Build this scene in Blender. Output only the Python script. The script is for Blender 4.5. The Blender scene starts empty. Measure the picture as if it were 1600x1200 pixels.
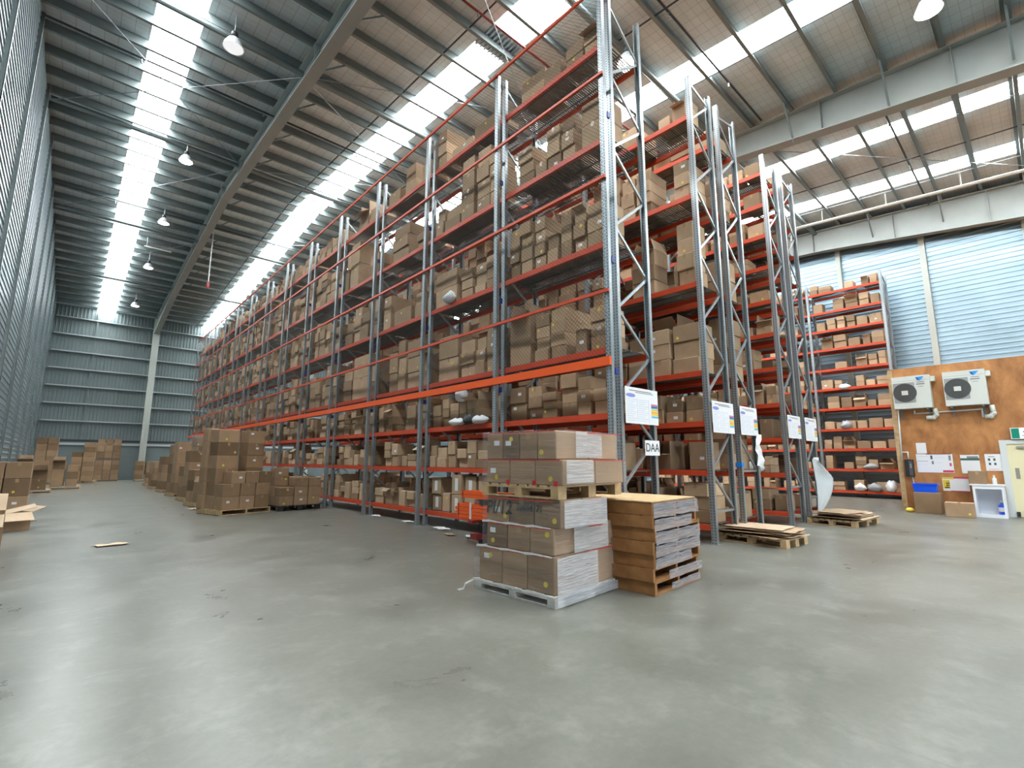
import bpy, math, random
from mathutils import Vector, Matrix
R = math.radians
C = bpy.context.scene.collection
D = bpy.data

# ------------------------------------------------------------------ materials
MATS = {}
def mat(name, col, rough=.6, metal=0., emit=None, es=0., noise=0., nscale=6., bump=0., bscale=20., spec=None):
    m = D.materials.new(name); m.use_nodes = True
    nt = m.node_tree; b = nt.nodes['Principled BSDF']
    b.inputs['Base Color'].default_value = (*col, 1)
    b.inputs['Roughness'].default_value = rough
    b.inputs['Metallic'].default_value = metal
    if spec is not None: b.inputs['Specular IOR Level'].default_value = spec
    if emit:
        b.inputs['Emission Color'].default_value = (*emit, 1)
        b.inputs['Emission Strength'].default_value = es
    if noise or bump:
        tc = nt.nodes.new('ShaderNodeTexCoord')
        n = nt.nodes.new('ShaderNodeTexNoise'); n.inputs['Scale'].default_value = nscale; n.inputs['Detail'].default_value = 5
        nt.links.new(tc.outputs['Object'], n.inputs['Vector'])
        if noise:
            mr = nt.nodes.new('ShaderNodeMapRange')
            mr.inputs[1].default_value = .25; mr.inputs[2].default_value = .75
            mr.inputs[3].default_value = 1 - noise; mr.inputs[4].default_value = 1 + noise
            nt.links.new(n.outputs['Fac'], mr.inputs[0])
            h = nt.nodes.new('ShaderNodeHueSaturation'); h.inputs['Color'].default_value = (*col, 1)
            nt.links.new(mr.outputs[0], h.inputs['Value'])
            nt.links.new(h.outputs[0], b.inputs['Base Color'])
        if bump:
            n2 = nt.nodes.new('ShaderNodeTexNoise'); n2.inputs['Scale'].default_value = bscale; n2.inputs['Detail'].default_value = 4
            nt.links.new(tc.outputs['Object'], n2.inputs['Vector'])
            bp = nt.nodes.new('ShaderNodeBump'); bp.inputs['Strength'].default_value = bump; bp.inputs['Distance'].default_value = .02
            nt.links.new(n2.outputs['Fac'], bp.inputs['Height'])
            nt.links.new(bp.outputs[0], b.inputs['Normal'])
    MATS[name] = m
    return m

def math_node(nt, op, a, b=None):
    n = nt.nodes.new('ShaderNodeMath'); n.operation = op
    for i, v in enumerate((a, b)):
        if v is None: continue
        if isinstance(v, (int, float)): n.inputs[i].default_value = v
        else: nt.links.new(v, n.inputs[i])
    return n.outputs[0]

def cardboard(name, col):
    m = mat(name, col, .82)
    nt = m.node_tree; b = nt.nodes['Principled BSDF']
    oi = nt.nodes.new('ShaderNodeObjectInfo'); ge = nt.nodes.new('ShaderNodeNewGeometry')
    s = math_node(nt, 'FRACT', math_node(nt, 'ADD', oi.outputs['Random'], ge.outputs['Random Per Island']))
    rp = nt.nodes.new('ShaderNodeValToRGB')
    e = rp.color_ramp.elements
    e[0].color = (col[0]*.52, col[1]*.49, col[2]*.45, 1); e[1].position = 1; e[1].color = (col[0]*1.22, col[1]*1.24, col[2]*1.3, 1)
    k = e.new(.5); k.color = (*col, 1)
    nt.links.new(s, rp.inputs[0])
    tc = nt.nodes.new('ShaderNodeTexCoord')
    n = nt.nodes.new('ShaderNodeTexNoise'); n.inputs['Scale'].default_value = 3.; n.inputs['Detail'].default_value = 6
    nt.links.new(tc.outputs['Object'], n.inputs['Vector'])
    mr = nt.nodes.new('ShaderNodeMapRange'); mr.inputs[1].default_value = .3; mr.inputs[2].default_value = .7; mr.inputs[3].default_value = .88; mr.inputs[4].default_value = 1.1
    nt.links.new(n.outputs['Fac'], mr.inputs[0])
    h = nt.nodes.new('ShaderNodeHueSaturation'); nt.links.new(rp.outputs[0], h.inputs['Color']); nt.links.new(mr.outputs[0], h.inputs['Value'])
    nt.links.new(h.outputs[0], b.inputs['Base Color'])
    return m

CARD = cardboard('cardboard', (.44, .305, .185))
CARDB = cardboard('brown_cardboard', (.335, .215, .12))
CARDIN = cardboard('cardboard_inside', (.54, .40, .265))
TAPE = mat('packing_tape', (.40, .27, .15), .25)
WHITE = mat('white_paper', (.78, .79, .80), .6)
YEL = mat('yellow_sticker', (.75, .58, .06), .5)
RED = mat('red_tape', (.55, .035, .04), .3)
INK = mat('black_marker', (.02, .018, .016), .6)
BLUEP = mat('blue_plastic', (.004, .10, .82), .35)
GALV = mat('galvanised_steel', (.38, .42, .44), .38, .75, noise=.15, nscale=14)
ORANGE = mat('orange_beam_paint', (.56, .062, .02), .42, noise=.08, nscale=5)
ORANGE2 = mat('bright_orange_paint', (.85, .11, .015), .38)
DECK = mat('deck_wire', (.16, .17, .17), .5, .6)
DARK = mat('dark_metal', (.03, .032, .035), .5)
REDM = mat('red_brown_paint', (.22, .02, .015), .45)
PURL = mat('purlin_steel', (.19, .225, .225), .45, .3, noise=.12, nscale=2)
RAFT = mat('rafter_paint', (.34, .365, .345), .5, noise=.06, nscale=2)
COLM = mat('column_paint', (.45, .48, .44), .5)
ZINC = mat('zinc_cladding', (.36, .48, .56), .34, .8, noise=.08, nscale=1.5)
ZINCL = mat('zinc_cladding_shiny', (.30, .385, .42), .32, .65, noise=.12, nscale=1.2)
FARW = mat('grey_cladding', (.20, .24, .245), .42, .45, noise=.08, nscale=1.)
GIRT = mat('girt_steel', (.48, .53, .54), .4, .5)
PVC = mat('white_pipe', (.72, .73, .70), .4)
PLY_ = None
WOOD = mat('pallet_pine', (.52, .36, .19), .75, noise=.25, nscale=9)
WOODD = mat('pallet_hardwood', (.30, .135, .042), .7, noise=.3, nscale=7)
WOODG = mat('pallet_grey', (.58, .56, .52), .75, noise=.25, nscale=9)
BPLAS = mat('black_plastic', (.02, .022, .024), .45)
CREAM = mat('cream_door', (.78, .72, .46), .5)
FRAMEW = mat('white_gloss', (.66, .69, .68), .35)
LAMIN = mat('white_laminate', (.80, .83, .88), .3)
ACW = mat('ac_casing', (.66, .69, .64), .4)
ACG = mat('ac_grille', (.10, .105, .105), .5)
ACP = mat('ac_grille_panel', (.34, .36, .35), .5)
STEELB = mat('brushed_steel', (.45, .42, .38), .35, .7)
EXITG = mat('exit_green', (.0, .16, .10), .4, emit=(.0, .18, .11), es=.35)
EXITW = mat('exit_white', (.8, .85, .82), .4, emit=(.85, 1., .92), es=.6)
SKYB = mat('sky_blue_mark', (.01, .32, .80), .4)
NAVY = mat('navy_mark', (.02, .04, .25), .4)
GREYT = mat('grey_print', (.22, .23, .25), .6)
PBLUE = mat('pale_blue_print', (.50, .58, .74), .6)
PINK = mat('pink_print', (.72, .25, .42), .6)
CYAN = mat('cyan_print', (.10, .45, .62), .6)
ORNP = mat('orange_print', (.85, .38, .10), .6)
LAV = mat('lavender_print', (.25, .27, .66), .6)
GREENP = mat('dark_green_print', (.05, .12, .10), .6)
CRIM = mat('crimson_print', (.60, .05, .12), .6)
BAGW = mat('white_plastic_bag', (.72, .74, .76), .45)
BAGG = mat('grey_plastic_bag', (.30, .31, .33), .4)
GLOW = mat('lamp_glow', (1, 1, 1), .4, emit=(1., .97, .93), es=22.)
GLOWW = mat('lamp_glow_warm', (1, 1, 1), .4, emit=(1., .86, .66), es=60.)
GLOWD = mat('unlit_lens_glow', (.8, .82, .84), .3, emit=(1., 1., 1.), es=.5)  # lens of the unlit lamp: caught light put in as a faint glow
REFL = mat('lamp_reflector', (.55, .57, .60), .3, .2)
BLUESTRAP = mat('blue_strap', (.01, .22, .72), .5)

def ply_mat():
    m = mat('plywood', (.45, .20, .065), .55)
    nt = m.node_tree; b = nt.nodes['Principled BSDF']
    tc = nt.nodes.new('ShaderNodeTexCoord'); mp = nt.nodes.new('ShaderNodeMapping'); mp.inputs['Scale'].default_value = (1, 1.6, .9)
    nt.links.new(tc.outputs['Object'], mp.inputs['Vector'])
    n = nt.nodes.new('ShaderNodeTexNoise'); n.inputs['Scale'].default_value = 1.6; n.inputs['Detail'].default_value = 8; n.inputs['Roughness'].default_value = .62; n.inputs['Distortion'].default_value = .35
    nt.links.new(mp.outputs[0], n.inputs['Vector'])
    r = nt.nodes.new('ShaderNodeValToRGB'); e = r.color_ramp.elements
    e[0].position = .3; e[0].color = (.27, .10, .028, 1); e[1].position = .72; e[1].color = (.60, .28, .095, 1)
    nt.links.new(n.outputs['Fac'], r.inputs[0]); nt.links.new(r.outputs[0], b.inputs['Base Color'])
    return m
PLY_ = ply_mat()

def floor_mat():
    m = mat('polished_concrete', (.4, .4, .37), .3, spec=.32)
    nt = m.node_tree; b = nt.nodes['Principled BSDF']; L = nt.links.new
    tc = nt.nodes.new('ShaderNodeTexCoord')
    def noise(s, d, ro, dist=0):
        n = nt.nodes.new('ShaderNodeTexNoise'); n.inputs['Scale'].default_value = s; n.inputs['Detail'].default_value = d
        n.inputs['Roughness'].default_value = ro; n.inputs['Distortion'].default_value = dist
        L(tc.outputs['Object'], n.inputs['Vector']); return n.outputs['Fac']
    a = noise(.22, 3, .5); bb = noise(1.2, 6, .6, .3); c = noise(14, 8, .75)
    v = math_node(nt, 'ADD', math_node(nt, 'MULTIPLY', a, .30), math_node(nt, 'ADD', math_node(nt, 'MULTIPLY', bb, .46), math_node(nt, 'MULTIPLY', c, .24)))
    r = nt.nodes.new('ShaderNodeValToRGB'); e = r.color_ramp.elements
    e[0].position = .24; e[0].color = (.078, .078, .062, 1); e[1].position = .76; e[1].color = (.252, .250, .220, 1)
    k = e.new(.5); k.color = (.155, .156, .132, 1)
    L(v, r.inputs[0])
    vo = noise(2.6, 8, .66, .2)
    r2 = nt.nodes.new('ShaderNodeMapRange'); r2.inputs[1].default_value = .52; r2.inputs[2].default_value = .80; r2.inputs[3].default_value = 0; r2.inputs[4].default_value = .5
    L(vo, r2.inputs[0])
    mx = nt.nodes.new('ShaderNodeMixRGB'); mx.inputs[2].default_value = (.32, .32, .285, 1)
    L(r2.outputs[0], mx.inputs[0]); L(r.outputs[0], mx.inputs[1])
    # saw-cut joints every six metres
    sp = nt.nodes.new('ShaderNodeSeparateXYZ'); L(tc.outputs['Object'], sp.inputs[0])
    def joint(o, off):
        f = math_node(nt, 'FRACT', math_node(nt, 'DIVIDE', math_node(nt, 'ADD', o, off), 6.2))
        return math_node(nt, 'LESS_THAN', f, .0009)
    j = math_node(nt, 'MAXIMUM', joint(sp.outputs[0], 102.1), joint(sp.outputs[1], 100.9))
    mx2 = nt.nodes.new('ShaderNodeMixRGB'); mx2.inputs[2].default_value = (.12, .12, .10, 1)
    L(math_node(nt, 'MULTIPLY', j, .6), mx2.inputs[0]); L(mx.outputs[0], mx2.inputs[1])
    L(mx2.outputs[0], b.inputs['Base Color'])
    rr = nt.nodes.new('ShaderNodeMapRange'); rr.inputs[1].default_value = .3; rr.inputs[2].default_value = .7; rr.inputs[3].default_value = .27; rr.inputs[4].default_value = .35
    L(bb, rr.inputs[0]); L(rr.outputs[0], b.inputs['Roughness'])
    return m
FLOORM = floor_mat()

def roof_mat():
    m = mat('roof_lining', (.44, .425, .40), .6)
    nt = m.node_tree; b = nt.nodes['Principled BSDF']; L = nt.links.new
    tc = nt.nodes.new('ShaderNodeTexCoord'); sp = nt.nodes.new('ShaderNodeSeparateXYZ'); L(tc.outputs['Object'], sp.inputs[0])
    def line(o, p, w): return math_node(nt, 'LESS_THAN', math_node(nt, 'FRACT', math_node(nt, 'DIVIDE', math_node(nt, 'ADD', o, 200.), p)), w)
    j = math_node(nt, 'MAXIMUM', line(sp.outputs[0], .3, .05), line(sp.outputs[1], .19, .05))
    n = nt.nodes.new('ShaderNodeTexNoise'); n.inputs['Scale'].default_value = 1.4; n.inputs['Detail'].default_value = 6; L(tc.outputs['Object'], n.inputs['Vector'])
    r = nt.nodes.new('ShaderNodeValToRGB'); e = r.color_ramp.elements
    e[0].position = .3; e[0].color = (.58, .64, .66, 1); e[1].position = .7; e[1].color = (.72, .79, .81, 1)
    L(n.outputs['Fac'], r.inputs[0])
    mx = nt.nodes.new('ShaderNodeMixRGB'); mx.inputs[2].default_value = (.36, .38, .39, 1)
    L(math_node(nt, 'MULTIPLY', j, .7), mx.inputs[0]); L(r.outputs[0], mx.inputs[1]); L(mx.outputs[0], b.inputs['Base Color'])
    return m
ROOFM = roof_mat()

def sky_mat():
    m = D.materials.new('translucent_roof_sheet'); m.use_nodes = True
    nt = m.node_tree; nt.nodes.clear()
    o = nt.nodes.new('ShaderNodeOutputMaterial'); e = nt.nodes.new('ShaderNodeEmission')
    e.inputs[0].default_value = (.93, .98, 1., 1); e.inputs[1].default_value = SKY_E
    nt.links.new(e.outputs[0], o.inputs[0]); return m
SKY_E = 24.
SKYM = sky_mat()

def post_mat():      # galvanised post with two columns of punched holes on its face
    m = mat('punched_post_steel', (.40, .44, .46), .38, .7)
    nt = m.node_tree; b = nt.nodes['Principled BSDF']; L = nt.links.new
    tc = nt.nodes.new('ShaderNodeTexCoord'); sp = nt.nodes.new('ShaderNodeSeparateXYZ'); L(tc.outputs['Object'], sp.inputs[0])
    z = math_node(nt, 'ABSOLUTE', math_node(nt, 'SUBTRACT', math_node(nt, 'FRACT', math_node(nt, 'DIVIDE', sp.outputs[2], .05)), .5))
    y = math_node(nt, 'ABSOLUTE', math_node(nt, 'SUBTRACT', math_node(nt, 'ABSOLUTE', math_node(nt, 'SUBTRACT', sp.outputs[1], .05)), .027))
    hole = math_node(nt, 'MULTIPLY', math_node(nt, 'LESS_THAN', z, .22), math_node(nt, 'LESS_THAN', y, .007))
    mx = nt.nodes.new('ShaderNodeMixRGB'); mx.inputs[1].default_value = (.40, .44, .46, 1); mx.inputs[2].default_value = (.03, .035, .04, 1)
    L(hole, mx.inputs[0]); L(mx.outputs[0], b.inputs['Base Color'])
    L(math_node(nt, 'MULTIPLY', math_node(nt, 'SUBTRACT', 1., hole), .7), b.inputs['Metallic'])
    return m
POSTM = post_mat()

def alpha_mix(name, fac_fn, col, rough=.6):
    m = mat(name, col, rough)
    nt = m.node_tree; b = nt.nodes['Principled BSDF']; out = nt.nodes['Material Output']
    t = nt.nodes.new('ShaderNodeBsdfTransparent'); mx = nt.nodes.new('ShaderNodeMixShader')
    fac = fac_fn(nt)
    if isinstance(fac, float): mx.inputs[0].default_value = fac
    else: nt.links.new(fac, mx.inputs[0])
    nt.links.new(t.outputs[0], mx.inputs[1]); nt.links.new(b.outputs[0], mx.inputs[2]); nt.links.new(mx.outputs[0], out.inputs[0])
    return m
def net_fac(nt):
    tc = nt.nodes.new('ShaderNodeTexCoord'); sp = nt.nodes.new('ShaderNodeSeparateXYZ'); nt.links.new(tc.outputs['Object'], sp.inputs[0])
    def ln(s):
        k = math_node(nt, 'ADD' if s > 0 else 'SUBTRACT', sp.outputs[1], sp.outputs[2])
        return math_node(nt, 'LESS_THAN', math_node(nt, 'FRACT', math_node(nt, 'DIVIDE', math_node(nt, 'ADD', k, 300.), .075)), .075)
    return math_node(nt, 'MAXIMUM', ln(1), ln(-1))
NETM = alpha_mix('black_netting', net_fac, (.025, .025, .025), .8)
def film_fac(nt):
    tc = nt.nodes.new('ShaderNodeTexCoord'); mp = nt.nodes.new('ShaderNodeMapping'); mp.inputs['Scale'].default_value = (1.2, 1.2, 22)
    n = nt.nodes.new('ShaderNodeTexNoise'); n.inputs['Scale'].default_value = 2.6; n.inputs['Detail'].default_value = 6; n.inputs['Distortion'].default_value = 1.
    nt.links.new(tc.outputs['Object'], mp.inputs[0]); nt.links.new(mp.outputs[0], n.inputs['Vector'])
    r = nt.nodes.new('ShaderNodeMapRange'); r.inputs[1].default_value = .38; r.inputs[2].default_value = .72; r.inputs[3].default_value = .02; r.inputs[4].default_value = .22
    nt.links.new(n.outputs['Fac'], r.inputs[0])
    bp = nt.nodes.new('ShaderNodeBump'); bp.inputs['Strength'].default_value = .5; bp.inputs['Distance'].default_value = .02
    nt.links.new(n.outputs['Fac'], bp.inputs['Height']); nt.links.new(bp.outputs[0], nt.nodes['Principled BSDF'].inputs['Normal'])
    return r.outputs[0]
FILM = alpha_mix('stretch_film', film_fac, (.62, .64, .67), .16)
FILM2 = alpha_mix('thick_clear_film', lambda nt: .72, (.62, .70, .74), .22)
def heavy_fac(nt):
    f = film_fac(nt)
    m = nt.nodes.new('ShaderNodeMapRange'); m.inputs[1].default_value = .02; m.inputs[2].default_value = .22; m.inputs[3].default_value = .40; m.inputs[4].default_value = .64
    nt.links.new(f, m.inputs[0]); return m.outputs[0]
FILM3 = alpha_mix('torn_clear_film', heavy_fac, (.50, .50, .53), .2)
FILM4 = alpha_mix('layered_stretch_film', heavy_fac, (.72, .74, .77), .16)

# ------------------------------------------------------------------ mesh builder
class MB:
    def __init__(s): s.v = []; s.f = []; s.m = []; s.mats = []
    def mi(s, m):
        if m not in s.mats: s.mats.append(m)
        return s.mats.index(m)
    def add(s, vs, fs, m):
        o = len(s.v); s.v += [tuple(v) for v in vs]; k = s.mi(m)
        for f in fs: s.f.append([o + i for i in f]); s.m.append(k)
    def box(s, x0, x1, y0, y1, z0, z1, m, M=None):
        vs = [Vector(p) for p in ((x0,y0,z0),(x1,y0,z0),(x1,y1,z0),(x0,y1,z0),(x0,y0,z1),(x1,y0,z1),(x1,y1,z1),(x0,y1,z1))]
        if M is not None: vs = [M @ v for v in vs]
        s.add(vs, [(3,2,1,0),(4,5,6,7),(0,1,5,4),(1,2,6,5),(2,3,7,6),(3,0,4,7)], m); return s
    def bar(s, p, q, w, h, m, up=(0,0,1)):      # rectangular bar from p to q
        p = Vector(p); q = Vector(q); d = (q-p).normalized(); u = Vector(up)
        if abs(d.dot(u)) > .99: u = Vector((1,0,0))
        a = d.cross(u).normalized()*w/2; b = a.cross(d).normalized()*h/2
        vs = [p-a-b, p+a-b, p+a+b, p-a+b, q-a-b, q+a-b, q+a+b, q-a+b]
        s.add(vs, [(3,2,1,0),(4,5,6,7),(0,1,5,4),(1,2,6,5),(2,3,7,6),(3,0,4,7)], m); return s
    def tube(s, p, q, r, m, n=10, r2=None, caps=True):
        p = Vector(p); q = Vector(q); d = (q-p).normalized(); u = Vector((0,0,1)) if abs(d.z) < .95 else Vector((1,0,0))
        a = d.cross(u).normalized(); b = d.cross(a); r2 = r if r2 is None else r2
        vs = [p+(a*math.cos(t)+b*math.sin(t))*r for t in [2*math.pi*i/n for i in range(n)]] + [q+(a*math.cos(t)+b*math.sin(t))*r2 for t in [2*math.pi*i/n for i in range(n)]]
        fs = [(i, (i+1) % n, n+(i+1) % n, n+i) for i in range(n)]
        if caps: fs += [tuple(range(n))[::-1], tuple(range(n, 2*n))]
        s.add(vs, fs, m); return s
    def lathe(s, prof, m, n=20, c=(0,0,0)):
        vs = []; fs = []
        for r, z in prof: vs += [(c[0]+r*math.cos(2*math.pi*i/n), c[1]+r*math.sin(2*math.pi*i/n), c[2]+z) for i in range(n)]
        for k in range(len(prof)-1): fs += [(k*n+i, k*n+(i+1) % n, (k+1)*n+(i+1) % n, (k+1)*n+i) for i in range(n)]
        s.add(vs, fs, m); return s
    def quad(s, a, b, c, d, m): s.add([a,b,c,d], [(0,1,2,3)], m); return s
    def build(s, name, parent=None, loc=(0,0,0), rz=0., smooth=False):
        me = D.meshes.new(name); me.from_pydata(s.v, [], s.f)
        for m in s.mats: me.materials.append(m)
        me.polygons.foreach_set('material_index', s.m)
        if smooth: me.polygons.foreach_set('use_smooth', [True]*len(s.f))
        me.update()
        o = D.objects.new(name, me); C.objects.link(o)
        o.location = loc; o.rotation_euler = (0,0,rz)
        if parent: o.parent = parent
        return o
def tag(o, label, cat, group=None, kind=None):
    o['label'] = label; o['category'] = cat
    if group: o['group'] = group
    if kind: o['kind'] = kind
    return o
def empty(name, loc, label, cat, rz=0., group=None):
    o = D.objects.new(name, None); C.objects.link(o); o.empty_display_size = .1
    o.location = loc; o.rotation_euler = (0,0,rz)
    return tag(o, label, cat, group)
def struct(mb, name, **k):
    o = mb.build(name, **k); o['kind'] = 'structure'; return o
def clone(o, parent, loc):
    c = o.copy(); C.objects.link(c); c.parent = parent; c.location = loc; return c
def text(name, body, size, m, parent, loc, rot, shear=0, align='CENTER'):
    cu = D.curves.new(name, 'FONT'); cu.body = body; cu.size = size; cu.extrude = .0008; cu.offset = .004 if 'hand' in name else .0; cu.align_x = align; cu.align_y = 'CENTER'; cu.shear = shear
    cu.materials.append(m)
    t = D.objects.new('lettering_source', cu); C.objects.link(t)
    me = D.meshes.new_from_object(t.evaluated_get(bpy.context.evaluated_depsgraph_get()))
    D.objects.remove(t); me.name = name
    o = D.objects.new(name, me); C.objects.link(o); o.location = loc; o.rotation_euler = rot; o.parent = parent
    return o
ORD = ['zeroth','lowest','second','third','fourth','fifth','sixth','seventh','eighth','ninth','tenth','eleventh','twelfth']
NTH = ['zeroth','first','second','third','fourth','fifth','sixth','seventh','eighth','ninth','tenth','eleventh','twelfth','thirteenth','fourteenth']

# ------------------------------------------------------------------ building shell
XL, XR, YN, YF, YRIDGE, ZR, SL = -1.65, 25.3, -9., 44.5, 23., 13.55, .07
def zr(y): return ZR - SL*abs(y - YRIDGE)
struct(MB().box(XL-.6, XR+.6, YN-1, YF+.6, -.2, 0, FLOORM), 'floor')
struct(MB().box(XL-40, XR+40, YN-60, YN-1, -.22, -.02, mat('unseen_dark_ground', (.10,.10,.10), .8)), 'ground')  # unseen ground added outside to cut light rising to the roof
SKYX = [(.45,1.45),(6.92,7.95),(11.5,12.42),(18.3,19.2),(22.1,23.0)]
mb = MB(); xs = [XL-.6] + [v for p in SKYX for v in p] + [XR+.6]
def slope(mb, x0, x1, y0, y1, m, t=.05):
    for a, b in ((y0, min(YRIDGE, y1)), (max(YRIDGE, y0), y1)):
        if b - a < .01: continue
        za, zb = zr(a), zr(b)
        vs = [(x0,a,za),(x1,a,za),(x1,b,zb),(x0,b,zb),(x0,a,za+t),(x1,a,za+t),(x1,b,zb+t),(x0,b,zb+t)]
        mb.add(vs, [(3,2,1,0),(4,5,6,7),(0,1,5,4),(1,2,6,5),(2,3,7,6),(3,0,4,7)], m)
for i in range(0, len(xs), 2): slope(mb, xs[i], xs[i+1], YN-.5, YF+.6, ROOFM)
struct(mb, 'ceiling')
for i, (a, b) in enumerate(SKYX):
    mb = MB()
    if i == 1:
        slope(mb, a, b, YN-.5, 8.35, SKYM, .02); slope(mb, a, b, 9.15, YF+.6, SKYM, .02)
    else: slope(mb, a, b, YN-.5, YF+.6, SKYM, .02)
    struct(mb, 'window_%d' % (i+1))
mb = MB()                                     # short run of bare ribbed sheet crossing the second skylight
for k in range(8):
    x = 6.92 + k*.13
    mb.box(x, x+.05, 8.35, 9.15, zr(8.8)-.06, zr(8.8)+.06, GALV); mb.box(x+.05, x+.13, 8.35, 9.15, zr(8.8)+.0, zr(8.8)+.06, GALV)
struct(mb, 'trim_1')

def ribbed(name, plane, a0, a1, z0, z1, horiz, m, pitch=.19, depth=.03, sgn=1, ztop=None):
    """ribbed sheet; plane=('x',X) or ('y',Y); a = the other horizontal axis"""
    prof = []
    n = int(((z1-z0) if horiz else (a1-a0))/pitch)
    for k in range(n+1):
        t = (z0 if horiz else a0) + k*pitch
        prof += [(t, 0), (t+pitch*.55, 0), (t+pitch*.65, depth), (t+pitch*.9, depth)]
    vs = []; fs = []
    for t, d in prof:
        for e in ((a0, a1) if horiz else (z0, z1)):
            a, z = (e, t) if horiz else (t, e)
            if not horiz and ztop and e == z1: z = ztop(a)
            vs.append((plane[1]+sgn*d, a, z) if plane[0] == 'x' else (a, plane[1]+sgn*d, z))
    for k in range(len(prof)-1): fs.append((2*k, 2*k+1, 2*k+3, 2*k+2))
    mb = MB(); mb.add(vs, fs, m)
    # backing skin so that no light leaks through
    if plane[0] == 'x': mb.box(min(plane[1]-sgn*.02, plane[1]-sgn*.10), max(plane[1]-sgn*.02, plane[1]-sgn*.10), a0, a1, z0, z1+.8, m)
    else: mb.box(a0, a1, min(plane[1]-sgn*.02, plane[1]-sgn*.10), max(plane[1]-sgn*.02, plane[1]-sgn*.10), z0, z1+.8, m)
    return struct(mb, name)
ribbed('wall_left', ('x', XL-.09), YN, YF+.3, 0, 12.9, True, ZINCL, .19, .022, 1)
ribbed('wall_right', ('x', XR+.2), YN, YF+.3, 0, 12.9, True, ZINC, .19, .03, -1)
ribbed('wall_far', ('y', YF+.22), XL-.3, XR+.4, 2.60, 12.2, False, FARW, .2, .035, -1)
mb = MB().box(XL-.3, XR+.4, YF-.02, YF+.3, 0, 2.63, FARW)
struct(mb, 'wall_far_dado')
struct(MB().box(XL, XR, YF-.14, YF+.02, 2.40, 2.54, GIRT), 'trim_2')
struct(MB().box(XL, XR, YF-.03, YF+.2, 2.62, 2.78, DARK), 'trim_4')
# wall behind the camera with a wide roller-door opening
mb = MB().box(XL-.3, 1.5, YN-.2, YN, 0, 11.6, FARW).box(15, XR+.3, YN-.2, YN, 0, 11.6, FARW).box(1.5, 15, YN-.2, YN, 5.2, 11.6, FARW)
struct(mb, 'wall_near')
# vertical studs of the side walls
for k in range(15):
    y = -5.5 + 3.65*k - .28
    if y > YF-.5: break
    mb = MB().box(XL-.085, XL-.0, y, y+.014, 0, zr(y)-.25, PURL).box(XL-.012, XL, y, y+.09, 0, zr(y)-.25, GIRT)  # web in darker steel than lip: shade on the near side put into colour
    struct(mb, 'wall_stud')
for k, y in enumerate((-6.2, -3.25, -.3, 2.65, 5.6, 8.55, 11.5)):
    mb = MB().box(XR-.05, XR+.18, y-.1, y+.1, 0, 12.0, COLM) if k in (1,3) else MB().box(XR-.05, XR+.18, y-.09, y+.09, 0, 12.0, COLM)
    struct(mb, 'wall_stud')
# girts and columns on the far wall
for k in range(7):
    z = 4.06 + 1.19*k
    struct(MB().box(XL, XR, YF-.03, YF+.18, z, z+.012, GIRT).box(XL, XR, YF-.03, YF-.018, z-.07, z+.012, GIRT).box(XL, XR, YF+.17, YF+.185, z-.2, z+.0, FARW), 'girt')
for x in (.55, 7.4, 11., 18.5):
    struct(MB().box(x-.04, x+.04, YF+.0, YF+.17, 2.62, 11.8, PURL), 'wall_stud')
def ibeam(mb, pts, w, depths, m, tf=.03, tw=.02):
    """I-section in the X=const plane: pts = [(x,y,ztop)], depth per point"""
    for (p, dp), (q, dq) in zip(zip(pts, depths), zip(pts[1:], depths[1:])):
        for (za, zb, zc, zd, ww) in ((p[2], p[2]-tf, q[2], q[2]-tf, w), (p[2]-dp+tf, p[2]-dp, q[2]-dq+tf, q[2]-dq, w), (p[2]-tf, p[2]-dp+tf, q[2]-tf, q[2]-dq+tf, tw)):
            x = p[0]
            vs = [(x-ww/2,p[1],zb),(x+ww/2,p[1],zb),(x+ww/2,q[1],zd),(x-ww/2,q[1],zd),(x-ww/2,p[1],za),(x+ww/2,p[1],za),(x+ww/2,q[1],zc),(x-ww/2,q[1],zc)]
            mb.add(vs, [(3,2,1,0),(4,5,6,7),(0,1,5,4),(1,2,6,5),(2,3,7,6),(3,0,4,7)], m)
OFF = .30
def rafter(x, w, d, haunch_near):
    ys = [YN-.3, -5, 6, YRIDGE, 36.5, 43.6] ; ds = [haunch_near, haunch_near*.93, d, d, d, d*1.9]
    mb = MB(); ibeam(mb, [(x, y, zr(y)-OFF) for y in ys], w, ds, RAFT)
    for y in (-5.2, -2.3, .55, 3.4, 6.4, 12, 20, YRIDGE, 30, 36.5):      # web stiffeners
        t = zr(y)-OFF; dd = d if y > 6 else d + (haunch_near*.93-d)*max(0, (6-y)/11)
        mb.box(x-w/2, x+w/2, y-.008, y+.008, t-dd+.03, t-.03, RAFT)
    return struct(mb, 'rafter')
rafter(3.88, .32, .62, 1.0); rafter(15.3, .38, .80, 1.62); rafter(XR-.35, .34, 1.02, 1.75)
def column(x, y0, y1, ztop, w):
    mb = MB().box(x-w/2, x+w/2, y0, y0+.03, 0, ztop, COLM).box(x-w/2, x+w/2, y1-.03, y1, 0, ztop, COLM).box(x-.012, x+.012, y0, y1, 0, ztop, COLM).box(x-w/2-.06, x+w/2+.06, y0-.06, y1+.04, 0, .03, COLM)
    return struct(mb, 'column')
column(3.9, 43.5, 44.1, 11.9, .36); column(15.3, 43.5, 44.1, 11.9, .36); column(XR-.35, 43.5, 44.1, 11.9, .34)
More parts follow.
